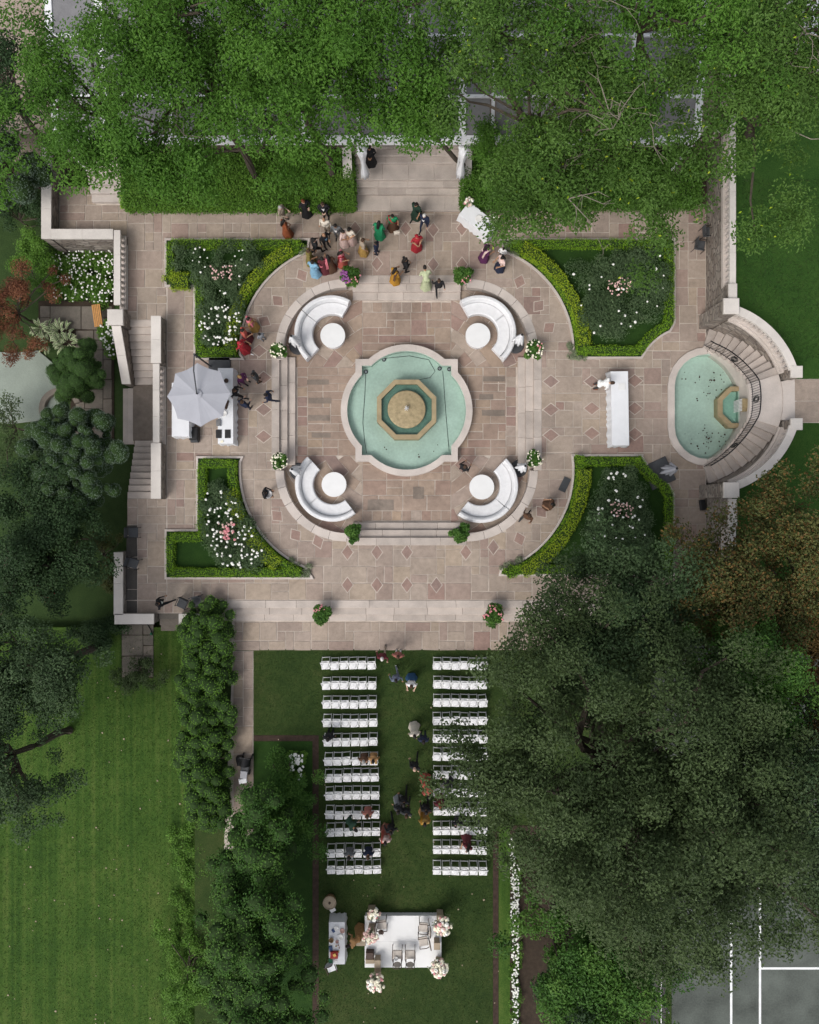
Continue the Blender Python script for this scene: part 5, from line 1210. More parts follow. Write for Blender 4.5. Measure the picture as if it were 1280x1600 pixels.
for px, py, lb in ((455, 525, 'left of the upper left curved sofa'), (816, 523, 'right of the upper right curved sofa'), (456, 733, 'left of the lower left curved sofa'), (821, 728, 'right of the lower right curved sofa')):
    closed_parasol(px, py, COURT, 2.15, 'closed white parasol on dark round base %s' % lb)
closed_parasol(1058, 732, 0, 2.2, 'closed grey parasol on square dark base near the oval pool', 'grey_canopy', 'slate_grey', False, base_off=(-.15, -.05), rad=.26).rotation_euler = (0, 0, R(25))
# ---- planters
def planter(px, py, z0, rpx, label, leaf, blooms=(), n=2600, square=True):
    h = .75; c = W(px, py, z0+h); r = empty('planter', (c.x, c.y, z0)); tag(r, label, 'planter', 'stone planters of the terrace'); rad = rpx*(HC-z0-h)/FPX
    MB().lathe([(.26, 0), (.27, .06), (.2, .1), (.30, .38), (.36, .46), (.38, .5), (.33, .5), (.30, .44), (.05, .42)], 20).build('urn', 'limestone', r, True)
    C, Rr = crown_clumps(np.array([0, 0, .66]), rad*.78, rad*.78, .32, 26, rad*.34, .25, -.3); P, N, tone = clump_leaves(C, Rr, n, .8, .45, .8, .4)
    leaf_object('foliage', P, N, .11*(.7+.6*rng.random(n)), .07, tone, leaf, r)
    for nm, cnt, mt, lo, hi, sz in blooms:
        pts = [];
        for _ in range(cnt):
            a = random.uniform(lo, hi); q = rad*random.uniform(.35, 1.0); pts.append((q*math.cos(a), q*math.sin(a), .66+.32*math.sqrt(max(0, 1-(q/rad)**2))+.05))
        bloom_object(nm, pts, sz, mt, r)
    return r
planter(548, 431, .01, 16, 'leafy urn with purple flowers left of the upper court steps', 'leaf_maple', (('purple_blooms', 26, 'petal_purple', 2.6, 4.6, .06), ('pink_blooms', 12, 'petal_pink', 4.2, 6.4, .04)))
planter(724, 430, .01, 17, 'large leafy green urn right of the upper court steps', 'leaf_maple', (('pink_blooms', 10, 'petal_pink', 4.2, 5.8, .04),))
planter(551, 833, .01, 14.5, 'dark leafy green urn left of the lower court steps', 'leaf_maple'); planter(721, 833, .01, 16, 'dark leafy green urn right of the lower court steps', 'leaf_maple')
planter(435, 548, .01, 13.5, 'urn of white flowers at the upper end of the left court steps', 'leaf_maple', (('white_blooms', 34, 'petal_cream', 0, 6.28, .045),))
planter(836, 546, .01, 14.5, 'urn of white flowers at the upper end of the right court steps', 'leaf_maple', (('white_blooms', 32, 'petal_cream', 0, 6.28, .045), ('pink_blooms', 8, 'petal_pink', -1, 1, .04)))
planter(437, 720, .01, 13.5, 'urn of white flowers at the lower end of the left court steps', 'leaf_maple', (('white_blooms', 34, 'petal_cream', 0, 6.28, .045),))
planter(835, 717, .01, 14, 'urn of white flowers at the lower end of the right court steps', 'leaf_maple', (('white_blooms', 28, 'petal_cream', 0, 6.28, .045),))
planter(502, 961, -.15, 17, 'leafy urn on the left part of the lawn steps', 'leaf_maple', (('pink_blooms', 12, 'petal_pink', .5, 2.6, .04),))
planter(771, 961, -.15, 18, 'leafy urn with pink sprays on the right part of the lawn steps', 'leaf_maple', (('pink_blooms', 26, 'petal_pink', -.5, 3.4, .045),))
# ---- draped tables
def draped(label, px, py, wpx, lpx, rot, h=.76, z0=0.0, cloth='white_cloth', name='draped_table', runner=False):
    c = W(px, py, z0+h); r = empty(name, (c.x, c.y, z0), R(rot)); tag(r, label, 'table'); k = (HC-z0-h)/FPX; w, l = wpx*k/2, lpx*k/2
    MB().box(-w, -l, h-.025, w, l, h, bev=.008).build('cloth_top', cloth, r)
    base = densify([(-w, -l), (w, -l), (w, l), (-w, l)], .07); n = len(base); vs = []; lv = 6
    for i in range(lv):
        t = i/(lv-1); z = (h-.012)*(1-t)+.01*t
        for j, (x, y) in enumerate(base):
            s_ = (.004+.035*t+.03*t*math.sin(j*1.35+2*math.sin(j*.31))); q = math.hypot(x/w, y/l)+1e-6
            ox = (abs(x) > w-1e-3)*math.copysign(1, x); oy = (abs(y) > l-1e-3)*math.copysign(1, y); vs.append((x+ox*s_, y+oy*s_, z))
    fs = [(i*n+j, i*n+(j+1) % n, (i+1)*n+(j+1) % n, (i+1)*n+j) for i in range(lv-1) for j in range(n)]
    MB().add(vs, fs).build('cloth_skirt', cloth, r, True)
    return r
draped('long white draped table between the right beds and the oval pool', 969, 638, 27, 116, 1)
draped('white buffet table with black trays beside the grey parasol', 352.5, 634, 24, 118, 0)
draped('white ribbed table under the left side of the grey parasol', 282, 640, 27, 84, 0)
draped('tilted white table with flowers at the foot of the grand steps', 748, 343, 26, 58, 51)
draped('white gift table covered with plates and red boxes beside the stage', 526.5, 1474, 25, 66, 0, z0=LG)
def small_box(name, label, cat, px, py, z, w, l, h, m, rot=0):
    c = W(px, py, z); b = MB(); b.box(-w/2, -l/2, 0, w/2, l/2, h, bev=min(w, l, h)*.12); o = b.build(name, m); o.location = c; o.rotation_euler = (0, 0, R(rot)); tag(o, label, cat); return o
def dish(name, label, cat, px, py, z, r, h, m, seg=20):
    b = MB(); b.lathe([(r*.6, 0), (r*.95, h*.6), (r, h), (r*.9, h), (r*.55, h*.35), (.01, h*.3)], seg); o = b.build(name, m, None, True); o.location = W(px, py, z); tag(o, label, cat); return o
mat('red_lacquer', (.35, .025, .02), .5, .2); mat('gold', (.55, .36, .10), .4, .2, metal=.4); mat('green_card', (.02, .12, .06), .7, .2); mat('china', (.75, .74, .72), .25, .05); mat('rose_china', (.45, .27, .24), .4, .25); mat('blue_cloth', (.06, .09, .18), .8, .3)
TZt = .765
small_box('serving_tray', 'black tray nearest the middle on the buffet table', 'tray', 342, 678, TZt, .27, .4, .03, 'black_plastic'); small_box('serving_tray', 'black tray at the right edge of the buffet table', 'tray', 356, 678, TZt, .27, .4, .03, 'black_plastic')
small_box('glass_rack', 'grey wire rack of glasses on the buffet table', 'rack', 342, 661, TZt, .2, .3, .12, 'grey_metal'); small_box('serving_tray', 'dark tray peeking from under the parasol edge', 'tray', 353, 632, TZt, .22, .42, .04, 'dark_wood', -15)
dish('platter', 'white platter of food below the parasol edge', 'platter', 350, 646, TZt, .16, .05, 'china'); dish('platter', 'small dark platter at the top of the buffet table', 'platter', 354, 595, TZt, .11, .05, 'dark_wood')
small_box('napkin_stack', 'little white napkins beside the black trays', 'napkins', 347, 690, TZt, .14, .1, .03, 'petal_cream', 20)
small_box('cool_box', 'black and grey cool box beside the ribbed white table', 'cool box', 302, 677, 0.4, .42, .62, .4, 'black_plastic').location.z = 0
small_box('storage_crate', 'grey lidded crate in front of the black cool box', 'crate', 303, 686, .3, .36, .3, .3, 'slate_grey').location.z = .0
dish('centre_plate', 'clear round plate on the tilted white table', 'plate', 749, 342, TZt, .19, .02, 'china'); dish('bowl', 'dark round bowl on the tilted white table', 'bowl', 763, 354, TZt, .12, .06, 'slate_grey')
small_box('box_on_bar', 'small white tray on the long white draped table', 'tray', 972, 604, TZt, .32, .32, .03, 'white_paint'); 
def bouquet(px, py, z, rad, label, n=45, cols=(('petal_cream', .5), ('petal_white', .25), ('petal_blush', .2), ('petal_pink', .08)), stand=None, sz=.085):
    c = W(px, py, z); r = empty('flower_arrangement', (c.x, c.y, z)); tag(r, label, 'flowers')
    MB().lathe([(.08, 0), (.11, .12), (.09, .22), (.1, .26)], 14).build('vase', 'beige_box', r, True)
    C, Rr = crown_clumps(np.array([0, 0, .3+rad*.5]), rad*.8, rad*.8, rad*.6, 22, rad*.4, .35, -.2); m = int(1500*rad); P, N, tone = clump_leaves(C, Rr, m, .8, .5, .6, .4); leaf_object('foliage', P, N, .1, .045, tone, 'leaf_grey', r)
    for mt, f in cols:
        k = max(1, int(n*f)); pts = []
        for _ in range(k): a = random.random()*6.28; q = rad*math.sqrt(random.random()); pts.append((q*math.cos(a), q*math.sin(a), .3+rad*.5+rad*.7*math.sqrt(max(0, 1-(q/rad)**2))*random.uniform(.8, 1.1)))
        bloom_object('blooms', pts, sz, mt, r, squash=.85)
    return r
bouquet(731, 321, TZt, .22, 'small blush bouquet at the upper end of the tilted table', 16, sz=.06); bouquet(772, 346, TZt, .26, 'peach bouquet at the right end of the tilted table', 20, sz=.06)
# ---- open grey parasol
pz = 2.45; c = W(311, 617, pz); pr0 = P2(308, 588, 2.4)
r = empty('open_parasol', (c.x, c.y, 0)); tag(r, 'large open grey cantilever parasol over the buffet tables', 'parasol'); pr = 50*(HC-pz)/FPX; rot = 3
for k in range(8):
    a0, a1 = R(rot+45*k), R(rot+45*k+45); vs = [(0, 0, pz+.24)]; m = 5; fs = []
    for i in range(1, m+1):
        t = i/m
        for j in range(5):
            u = j/4; x = math.cos(a0)*(1-u)+math.cos(a1)*u; y = math.sin(a0)*(1-u)+math.sin(a1)*u; sg = 1-.05*math.sin(math.pi*u)*t
            vs.append((x*pr*t*sg, y*pr*t*sg, pz+.24*(1-t)-.03*math.sin(math.pi*u)*t))
    fs = [(0, 1+j, 2+j) for j in range(4)]+[(1+(i-1)*5+j, 1+i*5+j, 2+i*5+j, 2+(i-1)*5+j) for i in range(1, m) for j in range(4)]
    n0 = len(vs); vs2 = [(x, y, z-.012) for x, y, z in vs]; fs2 = fs+[tuple(q+n0 for q in f[::-1]) for f in fs]
    MB().add(vs+vs2, fs2).build('canopy_panel', 'grey_canopy', r)
    MB().tube([(0, 0, pz+.2), (math.cos(a0)*pr*.99, math.sin(a0)*pr*.99, pz-.03)], .014, 5).build('rib', 'grey_metal', r)
MB().lathe([(.16, pz+.22), (.2, pz+.25), (.05, pz+.29), (.03, pz+.32)], 16).build('vent_cap', 'grey_canopy', r); MB().lathe([(.03, pz+.32), (.035, pz+.38), (.01, pz+.42)], 10).build('finial', 'black_plastic', r)
mx, my = pr0[0]-c.x, pr0[1]-c.y+.9
MB().tube([(mx, my, .1), (mx, my, 2.9)], .04, 8).build('mast', 'slate_grey', r); MB().tube([(mx, my, 2.85), (mx*.55, my*.55, 3.1), (0, 0, pz+.36)], .03, 8).build('arm', 'slate_grey', r)
b = MB(); b.box(mx-.1, my-.5, 0, mx+.95, my+.45, .1, bev=.02); b.build('base', 'slate_grey', r)
# ---- garden chairs, bench, pushchair, others
def metal_chair(px, py, rz, z0, label, frame='dark_metal', seat='slate_grey'):
    c = W(px, py, z0+.45); r = empty('garden_chair', (c.x, c.y, z0), R(rz)); tag(r, label, 'chair', 'metal chairs on the terrace')
    MB().box(-.23, -.23, .42, .23, .23, .45, bev=.015).build('seat', seat, r)
    for s in (-1, 1):
        MB().tube([(s*.24, -.22, 0), (s*.24, -.22, .62), (s*.24, .2, .64), (s*.23, .26, .9)], .015, 6).build('arm_frame', frame, r); MB().tube([(s*.22, .24, 0), (s*.22, .23, .45)], .015, 6).build('leg', frame, r)
    b = MB(); b.box(-.22, .245, .5, .22, .27, .9); b.build('backrest', seat, r)
    return r
metal_chair(285, 943, -25, 0, 'dark metal folding chair beside the man at the lower left steps'); metal_chair(308, 940, 15, 0, 'dark metal chair half hidden by the bright green shrub')
metal_chair(208, 832, 90, 0, 'dark chair at the upper end of the shaded lower left terrace'); metal_chair(208, 880, 70, 0, 'dark chair halfway down the shaded lower left terrace'); metal_chair(1094, 383, 80, 0, 'dark metal chair against the right retaining wall'); metal_chair(1106, 362, 95, 0, 'dark metal chair under the trees by the right wall')
small_box('black_bag', 'black bag lying at the foot of the lower right wall', 'bag', 1098, 789, .1, .25, .5, .2, 'black_plastic', 8).location.z = 0
small_box('black_board', 'dark flat board leaning in the curved walk at right', 'board', 883, 757, .1, .35, .7, .05, 'slate_grey', -25).location.z = .005
bn = empty('wooden_bench', W(152, 493, GARD+.45), R(8)); bn.location.z = GARD+.03; tag(bn, 'orange slatted wooden bench among white flowers on the left', 'bench')
for i in range(5): MB().box(-.2+.085*i, -.55, .42, -.135+.085*i, .55, .45).build('slat', 'bench_wood', bn)
for s in (-1, 1):
    for x in (-.17, .17): MB().box(x-.025, s*.45-.025, 0, x+.025, s*.45+.025, .419).build('leg', 'dark_metal', bn)
hw = empty('watering_hose', W(237, 990, WLAWN+.1)); tag(hw, 'black hose with green nozzle below the lower left parapet', 'hose'); ref = Vector(W(237, 990, WLAWN+.1))
MB().tube([W(x, y, WLAWN+.06)-ref for x, y in ((196, 974), (215, 972), (230, 975), (236, 985), (238, 992))], .02, 6).build('hose', 'black_plastic', hw); MB().lathe([(.05, -.03), (.07, .05), (.05, .14)], 10).build('nozzle', 'green_card', hw)
# pushchair
pc0 = W(383, 1198, LG+.5); ps = empty('pushchair', (pc0.x, pc0.y, LG+.02), R(-8)); tag(ps, 'black pushchair with grey seat and white blanket on the side path', 'pushchair')
for x, y in ((-.22, .42), (.22, .42), (-.2, -.35), (.2, -.35)):
    wv = MB(); wv.tube([(x-.02, y, .13), (x+.02, y, .13)], .13, 14); w_ = wv.build('wheel', 'black_plastic', ps); MB().tube([(x-.025, y, .13), (x+.025, y, .13)], .05, 10).build('hub', 'grey_metal', w_)
b = MB(); vs = []
for i in range(7):
    for j in range(9): a = math.pi*j/8; t = i/6; vs.append((-.26*math.cos(a), .12+.40*t, .55+.42*math.sin(a)*(1-.35*t)))
b.add(vs, [(i*9+j, i*9+j+1, i*9+j+10, i*9+j+9) for i in range(6) for j in range(8)]).build('hood', 'black_plastic', ps, True)
MB().box(-.2, -.35, .42, .2, .18, .5, bev=.03).build('seat', 'slate_grey', ps); MB().box(-.17, -.55, .5, .17, -.2, .56, bev=.02).build('footmuff', 'grey_canopy', ps); MB().box(-.2, -.8, .48, .2, -.56, .56, bev=.03, rz=.3).build('blanket', 'white_cloth', ps)
MB().tube([(-.22, .42, .13), (-.25, .55, .95), (.25, .55, .95), (.22, .42, .13)], .018, 6).build('handle', 'dark_metal', ps)
for s in (-1, 1): MB().tube([(s*.2, -.35, .13), (s*.24, .3, .6)], .018, 6).build('frame', 'dark_metal', ps)
small_box('nappy_bag', 'black bag standing left of the pushchair', 'bag', 374, 1190, LG+.4, .3, .42, .4, 'black_plastic', 10).location.z = LG+.02
# ---- stage
SZ0 = LG; SH = .34; sa = P2(570, 1512, LG+SH); sb_ = P2(690, 1431, LG+SH)
sg = empty('stage', (sa[0], sa[1], LG)); tag(sg, 'low white stage at the end of the aisle', 'stage'); nx = 3
for i in range(nx):
    for j in range(2):
        w_, l_ = (sb_[0]-sa[0])/nx, (sb_[1]-sa[1])/2; MB().box(w_*i+.002, l_*j+.002, SH-.05, w_*(i+1)-.002, l_*(j+1)-.002, SH).build('deck_panel', 'white_paint', sg)
MB().box(.02, .02, 0, sb_[0]-sa[0]-.02, sb_[1]-sa[1]-.02, SH-.052).build('skirt', 'white_cloth', sg)
def stage_chair(px, py, rz, label, z0=LG+SH, seat='beige_seat'):
    c = W(px, py, z0+.45); r = empty('stage_chair', (c.x, c.y, z0), R(rz)); tag(r, label, 'chair', 'wooden chairs on the stage')
    MB().box(-.22, -.22, .42, .22, .2, .47, bev=.03).build('seat', seat, r)
    for s in (-1, 1):
        MB().tube([(s*.23, -.22, 0), (s*.23, -.22, .64), (s*.24, .1, .66), (s*.2, .27, .62)], .02, 6).build('leg', 'dark_wood', r); MB().tube([(s*.19, .22, 0), (s*.19, .25, .45), (s*.2, .32, .98)], .02, 6).build('leg', 'dark_wood', r)
    b = MB(); b.ell((0, .29, .76), (.19, .04, .24), 16, 8); b.build('backrest', seat, r, True); MB().tube([(-.2, .32, .98), (-.1, .33, 1.02), (.1, .33, 1.02), (.2, .32, .98)], .02, 6).build('top_rail', 'dark_wood', r)
    return r
mat('beige_seat', (.50, .45, .40), .8, .1, 5, 40, .002)
stage_chair(621, 1492, 180, 'left of the two dark framed chairs at the front edge of the stage'); stage_chair(641, 1492, 180, 'right of the two dark framed chairs at the front edge of the stage')
stage_chair(597, 1445, 95, 'dark framed chair on the left side of the stage'); stage_chair(662, 1449, -95, 'upper dark framed chair on the right side of the stage'); stage_chair(662, 1471, -80, 'lower dark framed chair on the right side of the stage')
def side_table(px, py, r_, label, z0):
    c = W(px, py, z0+.5); r = empty('side_table', (c.x, c.y, z0)); tag(r, label, 'table'); MB().lathe([(r_, .48), (r_, .5)], 20).build('table_top', 'china', r); MB().lathe([(.14, 0), (.03, .04), (.025, .479)], 12).build('stem', 'dark_wood', r)
side_table(595, 1466, .17, 'small round white table on the left of the stage', LG+SH)
dish('brass_bowl', 'small round bowl between the front chairs of the stage', 'bowl', 619, 1497, LG+SH+.48, .1, .06, 'china')
def pedestal(px, py, h, w, l, z0, label):
    c = W(px, py, z0+h); r = empty('pedestal', (c.x, c.y, z0)); tag(r, label, 'pedestal'); MB().box(-w/2, -l/2, 0, w/2, l/2, h-.04).build('shaft', 'beige_box', r); MB().box(-w/2-.02, -l/2-.02, h-.04, w/2+.02, l/2+.02, h, bev=.01).build('top', 'beige_box', r)
pedestal(580, 1432, .75, .34, .34, LG, 'beige box pedestal at the upper left corner of the stage'); pedestal(581, 1452, .6, .3, .3, LG, 'beige box pedestal left of the stage under flowers')
pedestal(564, 1471, .5, .42, .42, LG, 'beige square box between the gift table and stage'); pedestal(683, 1479, .5, .26, .3, LG+SH, 'beige box on the right edge of the stage'); pedestal(590, 1507, .5, .26, .34, LG+SH, 'beige box at the lower left of the stage'); pedestal(688, 1436, .6, .3, .3, LG, 'beige box pedestal hidden under upper right flowers'); pedestal(686, 1505, .6, .3, .3, LG, 'beige box pedestal hidden under lower right flowers'); pedestal(590, 1524, .6, .3, .3, LG, 'beige box pedestal under the flowers below the stage')
bouquet(586, 1421, LG+.75, .26, 'small cream flower arrangement at the upper left of the stage', 26); bouquet(580, 1453, LG+.6, .36, 'pink and cream flower arrangement left of the stage', 44, (('petal_cream', .45), ('petal_blush', .35), ('petal_pink', .15)))
bouquet(691, 1437, LG+.6, .44, 'large cream flower arrangement at the upper right of the stage', 66); bouquet(685, 1502, LG+.6, .42, 'cream flower arrangement at the lower right of the stage', 60); bouquet(588, 1525, LG+.6, .42, 'cream and blush flower arrangement below the stage', 60)
small_box('wooden_crate', 'brown slatted crate at the left edge of the stage', 'crate', 578, 1494, LG+SH+.3, .38, .34, .3, 'dark_wood').location.z = LG+SH
small_box('woven_tray', 'rolled brown mat on the left edge of the stage', 'mat', 578, 1503, LG+SH+.1, .42, .2, .1, 'beige_box').location.z = LG+SH
TG = LG+.765
small_box('gift_box', 'red and gold gift box on the gift table', 'box', 522.5, 1491, TG, .36, .33, .12, 'red_lacquer'); small_box('gift_ribbon', 'gold ornament on top of the red gift box', 'ornament', 523, 1492, TG+.121, .14, .14, .05, 'gold', 30)
small_box('green_envelope', 'dark green folded cloth at the lower left of the gift table', 'cloth', 517, 1501, TG, .18, .22, .04, 'green_card', 5)
dish('plate', 'white plate at the top of the gift table', 'plate', 526, 1451, TG, .13, .03, 'china'); dish('plate', 'rosy plate at the upper right of the gift table', 'plate', 535, 1454, TG, .12, .04, 'rose_china'); dish('plate', 'patterned round plate near the middle of the gift table', 'plate', 532, 1464, TG, .15, .04, 'china'); dish('plate', 'brown round box on the left of the gift table', 'box', 518, 1468, TG, .12, .1, 'wicker')
dish('bowl', 'small brown bowl in the middle of the gift table', 'bowl', 527, 1471, TG, .08, .06, 'rose_china'); small_box('blue_cloth', 'folded dark blue cloth on the left of the gift table', 'cloth', 517, 1482, TG, .16, .26, .05, 'blue_cloth', 8); small_box('small_card', 'white card at the lower end of the gift table', 'card', 524, 1502, TG, .2, .12, .02, 'white_paint', -6); small_box('blue_cloth', 'blue ribbon roll at the upper left of the gift table', 'ribbon', 521, 1454, TG, .12, .16, .05, 'blue_cloth', 30)
for i in range(7): dish('candle', 'little candle, %s in the scatter on the gift table' % ORD[i], 'candle', random.uniform(519, 536), random.uniform(1473, 1500), TG, .035, .05, random.choice(['gold', 'rose_china', 'china']), 10)['group'] = 'candles on the gift table'
stage_chair(518, 1511, 20, 'pale chair tucked at the lower end of the gift table', LG, 'white_cloth')
wb = empty('wicker_basket', W(515, 1411, LG+.5)); wb.location.z = LG; tag(wb, 'round wicker basket holding a dark bottle on the lawn', 'basket')
MB().lathe([(.22, 0), (.29, .3), (.31, .5), (.27, .5), (.24, .2), (.05, .12)], 22).build('basket', 'wicker', wb, True); MB().lathe([(.31, .48), (.33, .5), (.31, .53), (.28, .5)], 22).build('rim', 'beige_box', wb); MB().lathe([(.12, .13), (.14, .4), (.06, .5), (.05, .56)], 14).build('bottle', 'dark_wood', wb)
small_box('order_sheet', 'white folded sheet on the lawn beside the wicker basket', 'paper', 519, 1421, LG+.45, .26, .3, .03, 'white_paint', 30).location.z = LG+.4
sx = W(519, 1421, LG+.4); b = MB(); b.tube([(sx.x, sx.y, LG), (sx.x, sx.y, LG+.4)], .02, 6); b.lathe([(.14, 0), (.12, .02), (.02, .03)], 12, (sx.x, sx.y, LG)); tag(b.build('sheet_stand', 'dark_metal'), 'thin stand under the white sheet near the basket', 'stand')

# ============================================================ PEOPLE
CLO = {}
def cloth(name, col, rough=.85, pattern=None):
    if name in M: return name
    mat(name, col, rough, .22 if not pattern else .5, 9 if not pattern else 22, 60, .002); return name
for nm, c in dict(c_black=(.012, .012, .014), c_navy=(.014, .02, .045), c_blue=(.03, .09, .2), c_grey=(.12, .125, .13), c_dgrey=(.035, .037, .04), c_lgrey=(.24, .25, .27), c_bluegrey=(.12, .14, .19), c_beige=(.30, .245, .19), c_cream=(.60, .54, .46), c_white=(.74, .74, .73), c_blush=(.62, .46, .42), c_rust=(.20, .055, .02), c_brown=(.09, .045, .025), c_maroon=(.10, .018, .025), c_red=(.33, .02, .03), c_coral=(.36, .08, .06), c_pink=(.50, .14, .17), c_emerald=(.01, .19, .08), c_dgreen=(.012, .035, .022), c_pgreen=(.42, .46, .29), c_gold=(.34, .21, .06), c_mustard=(.38, .19, .02), c_olive=(.17, .14, .04), c_plum=(.09, .02, .075), c_sky=(.19, .36, .5), c_tan=(.34, .19, .08), c_salmon=(.26, .10, .08), c_orange=(.5, .12, .01)).items(): cloth(nm, c)
for nm, c in dict(s_light=(.55, .36, .27), s_mid=(.36, .20, .12), s_brown=(.22, .11, .06)).items(): mat(nm, c, .6, .08, 12, 60, 0)
for nm, c in dict(h_black=(.012, .009, .008), h_brown=(.05, .026, .014), h_red=(.14, .04, .015), h_blond=(.30, .19, .08), h_grey=(.32, .31, .30), h_white=(.6, .58, .55)).items(): mat(nm, c, .6, .3, 30, 80, .003)
mat('eye_dark', (.02, .015, .012), .3, .1); mat('lip', (.30, .10, .09), .5, .1)
def capsule(b, p0, p1, r0, r1, seg=10):
    p0, p1 = Vector(p0), Vector(p1); d = (p1-p0); l = max(d.length, 1e-4); d = d/l; pts, rad = [], []
    for i in range(5): t = -math.pi/2+math.pi/2*i/5; pts.append(p0+d*math.sin(t)*r0); rad.append(max(.002, r0*math.cos(t)))
    for i in range(6): t = math.pi/2*i/5; pts.append(p1+d*math.sin(t)*r1); rad.append(max(.002, r1*math.cos(t)))
    b.tube(pts, rad, seg)
POSES = {}
def body(name, lean=0.0, hip=.93, arms=None, legs=None, nod=0.0):
    """one continuous figure facing +Y with its feet on z=0"""
    piv = Vector((0, 0, hip)); U = Matrix.Translation(piv) @ Matrix.Rotation(R(-lean), 4, 'X') @ Matrix.Translation(-piv)
    u = lambda x, y, z: U @ Vector((x, y, z+hip-.93)); prim = []      # (p0,p1,r0,r1,tag)
    prim += [(u(-.07, 0, .95), u(.07, 0, .95), .125, .125, 1), (u(0, 0, 1.0), u(0, .0, 1.28), .135, .15, 1), (u(-.06, .0, 1.29), u(.06, .0, 1.29), .135, .135, 1), (u(-.165, -.005, 1.40), u(.165, -.005, 1.40), .07, .07, 1)]
    prim += [(u(0, 0, 1.42), u(0, .012, 1.54), .055, .05, 0)]
    hd = u(0, .02, 1.61); HM = U.to_3x3() @ Matrix.Rotation(R(-nod), 3, 'X')
    for s, (el, wr) in zip((-1, 1), arms):
        sh = u(s*.19, -.005, 1.40); e = u(*el); w = u(*wr); d = (w-e).normalized()
        prim += [(sh, e, .056, .043, 1), (e, w, .041, .030, 4), (w, w+d*.085, .033, .028, 0)]
    for s, (kn, an) in zip((-1, 1), legs):
        h = Vector((s*.085, 0, hip-.02)); k, a = Vector(kn), Vector(an)
        prim += [(h, k, .088, .058, 2), (k, a, .057, .04, 2)]; toe = Vector((a.x*1.08, a.y+.17, max(.035, a.z-.05))); prim += [(Vector((a.x, a.y-.03, max(.045, a.z-.04))), toe, .042, .034, 3)]
    b = MB()
    for p0, p1, r0, r1, t in prim: capsule(b, p0, p1, r0, r1)
    b.ell(hd, (.074, .093, .115), 14, 10, mtx=HM); nose = hd+HM @ Vector((0, .093, -.012)); b.ell(nose, (.014, .022, .022), 8, 6, mtx=HM)
    for s in (-1, 1): b.ell(hd+HM @ Vector((s*.076, -.005, -.005)), (.014, .024, .034), 8, 6, mtx=HM)
    tmp = bpy.data.objects.new('tmp_body', b.mesh('tmp_body', 'c_black')); COL.objects.link(tmp)
    md = tmp.modifiers.new('r', 'REMESH'); md.mode = 'VOXEL'; md.voxel_size = .021; md.use_smooth_shade = True
    sm = tmp.modifiers.new('s', 'SMOOTH'); sm.factor = .5; sm.iterations = 2
    dg = bpy.context.evaluated_depsgraph_get(); me0 = bpy.data.meshes.new_from_object(tmp.evaluated_get(dg)); bpy.data.objects.remove(tmp)
    n = len(me0.vertices); co = np.empty(n*3); me0.vertices.foreach_get('co', co); co = co.reshape(-1, 3); faces = [tuple(p.vertices) for p in me0.polygons]; bpy.data.meshes.remove(me0)
    cen = np.array([co[list(f)].mean(0) for f in faces]); best = np.full(len(cen), 9.); tg = np.zeros(len(cen), int)
    for p0, p1, r0, r1, t in prim+[(hd, hd+Vector((0, 0, .01)), .1, .1, 0)]:
        a, c = np.array(p0), np.array(p1); d = c-a; q = np.clip(((cen-a) @ d)/max(d @ d, 1e-9), 0, 1); dist = np.linalg.norm(cen-(a+q[:, None]*d), axis=1)-(r0+(r1-r0)*q)
        m = dist < best; best[m] = dist[m]; tg[m] = t
    out = MB(); out.v = [tuple(v) for v in co]; out.f = faces; out.m = [int(t) for t in tg]
    # fingers, rooted in the palms
    for s, (el, wr) in zip((-1, 1), arms):
        e, w = u(*el), u(*wr); d = (w-e).normalized(); side = d.cross(Vector((0, 1, 0)) if abs(d.y) < .8 else Vector((0, 0, 1))).normalized(); nn = side.cross(d).normalized(); pb = w+d*.085
        for k in range(4):
            o_ = side*(.033-.022*k); L = (.062, .074, .070, .054)[k]; p0 = pb+o_-d*.01; p1 = p0+d*L*.55-nn*.008; p2 = p1+d*L*.35-nn*.028; out.tube([p0, p1, p2], [.0095, .0085, .006], 5)
        p0 = w+d*.03+side*.028; out.tube([p0, p0+side*.028+d*.028, p0+side*.034+d*.058-nn*.01], [.012, .010, .007], 5)
    me = out.mesh('body', ['s_mid', 'c_black', 'c_black', 'c_black', 'c_black'], True)
    # face details and hair belong to the same head
    fb = MB()
    for s in (-1, 1): fb.ell(hd+HM @ Vector((s*.03, .083, .012)), (.012, .008, .007), 8, 5, 0, HM)
    fb.ell(hd+HM @ Vector((0, .087, -.055)), (.022, .008, .007), 8, 5, 1, HM); face = fb.mesh('face_features', ['eye_dark', 'lip'], True)
    def hair(long):
        h = MB(); h.ell((0, 0, 0), (.086, .104, .125), 16, 12)
        keep = [];
        for f in h.f:
            c_ = sum((Vector(h.v[i]) for i in f), Vector())/len(f)
            if c_.z > .055-.0*c_.y or (c_.y < -.005 and c_.z > -.07): keep.append(f)
        h.f = keep; h.m = [0]*len(keep)
        if long:
            h.ell((0, -.085, -.10), (.088, .05, .16), 12, 8); h.ell((0, -.11, -.22), (.07, .04, .15), 10, 8)
        h.v = [tuple(HM @ Vector(v)+hd+HM @ Vector((0, -.006, .008))) for v in h.v]; return h.mesh('hair', 'h_black', True)
    sb = MB(); pts = []
    for i in range(5):
        t = i/4; z = 1.09+.33*t; w = .012+.062*t; pts += [(-w, .14+.018*math.sin(t*2.2), z), (0, .152+.018*math.sin(t*2.2), z), (w, .14+.018*math.sin(t*2.2), z)]
    sb.add([u(*p) for p in pts], [(i*3+j, i*3+j+1, i*3+j+4, i*3+j+3) for i in range(4) for j in range(2)])
    shirt = sb.mesh('shirt_front', 'c_white', True)
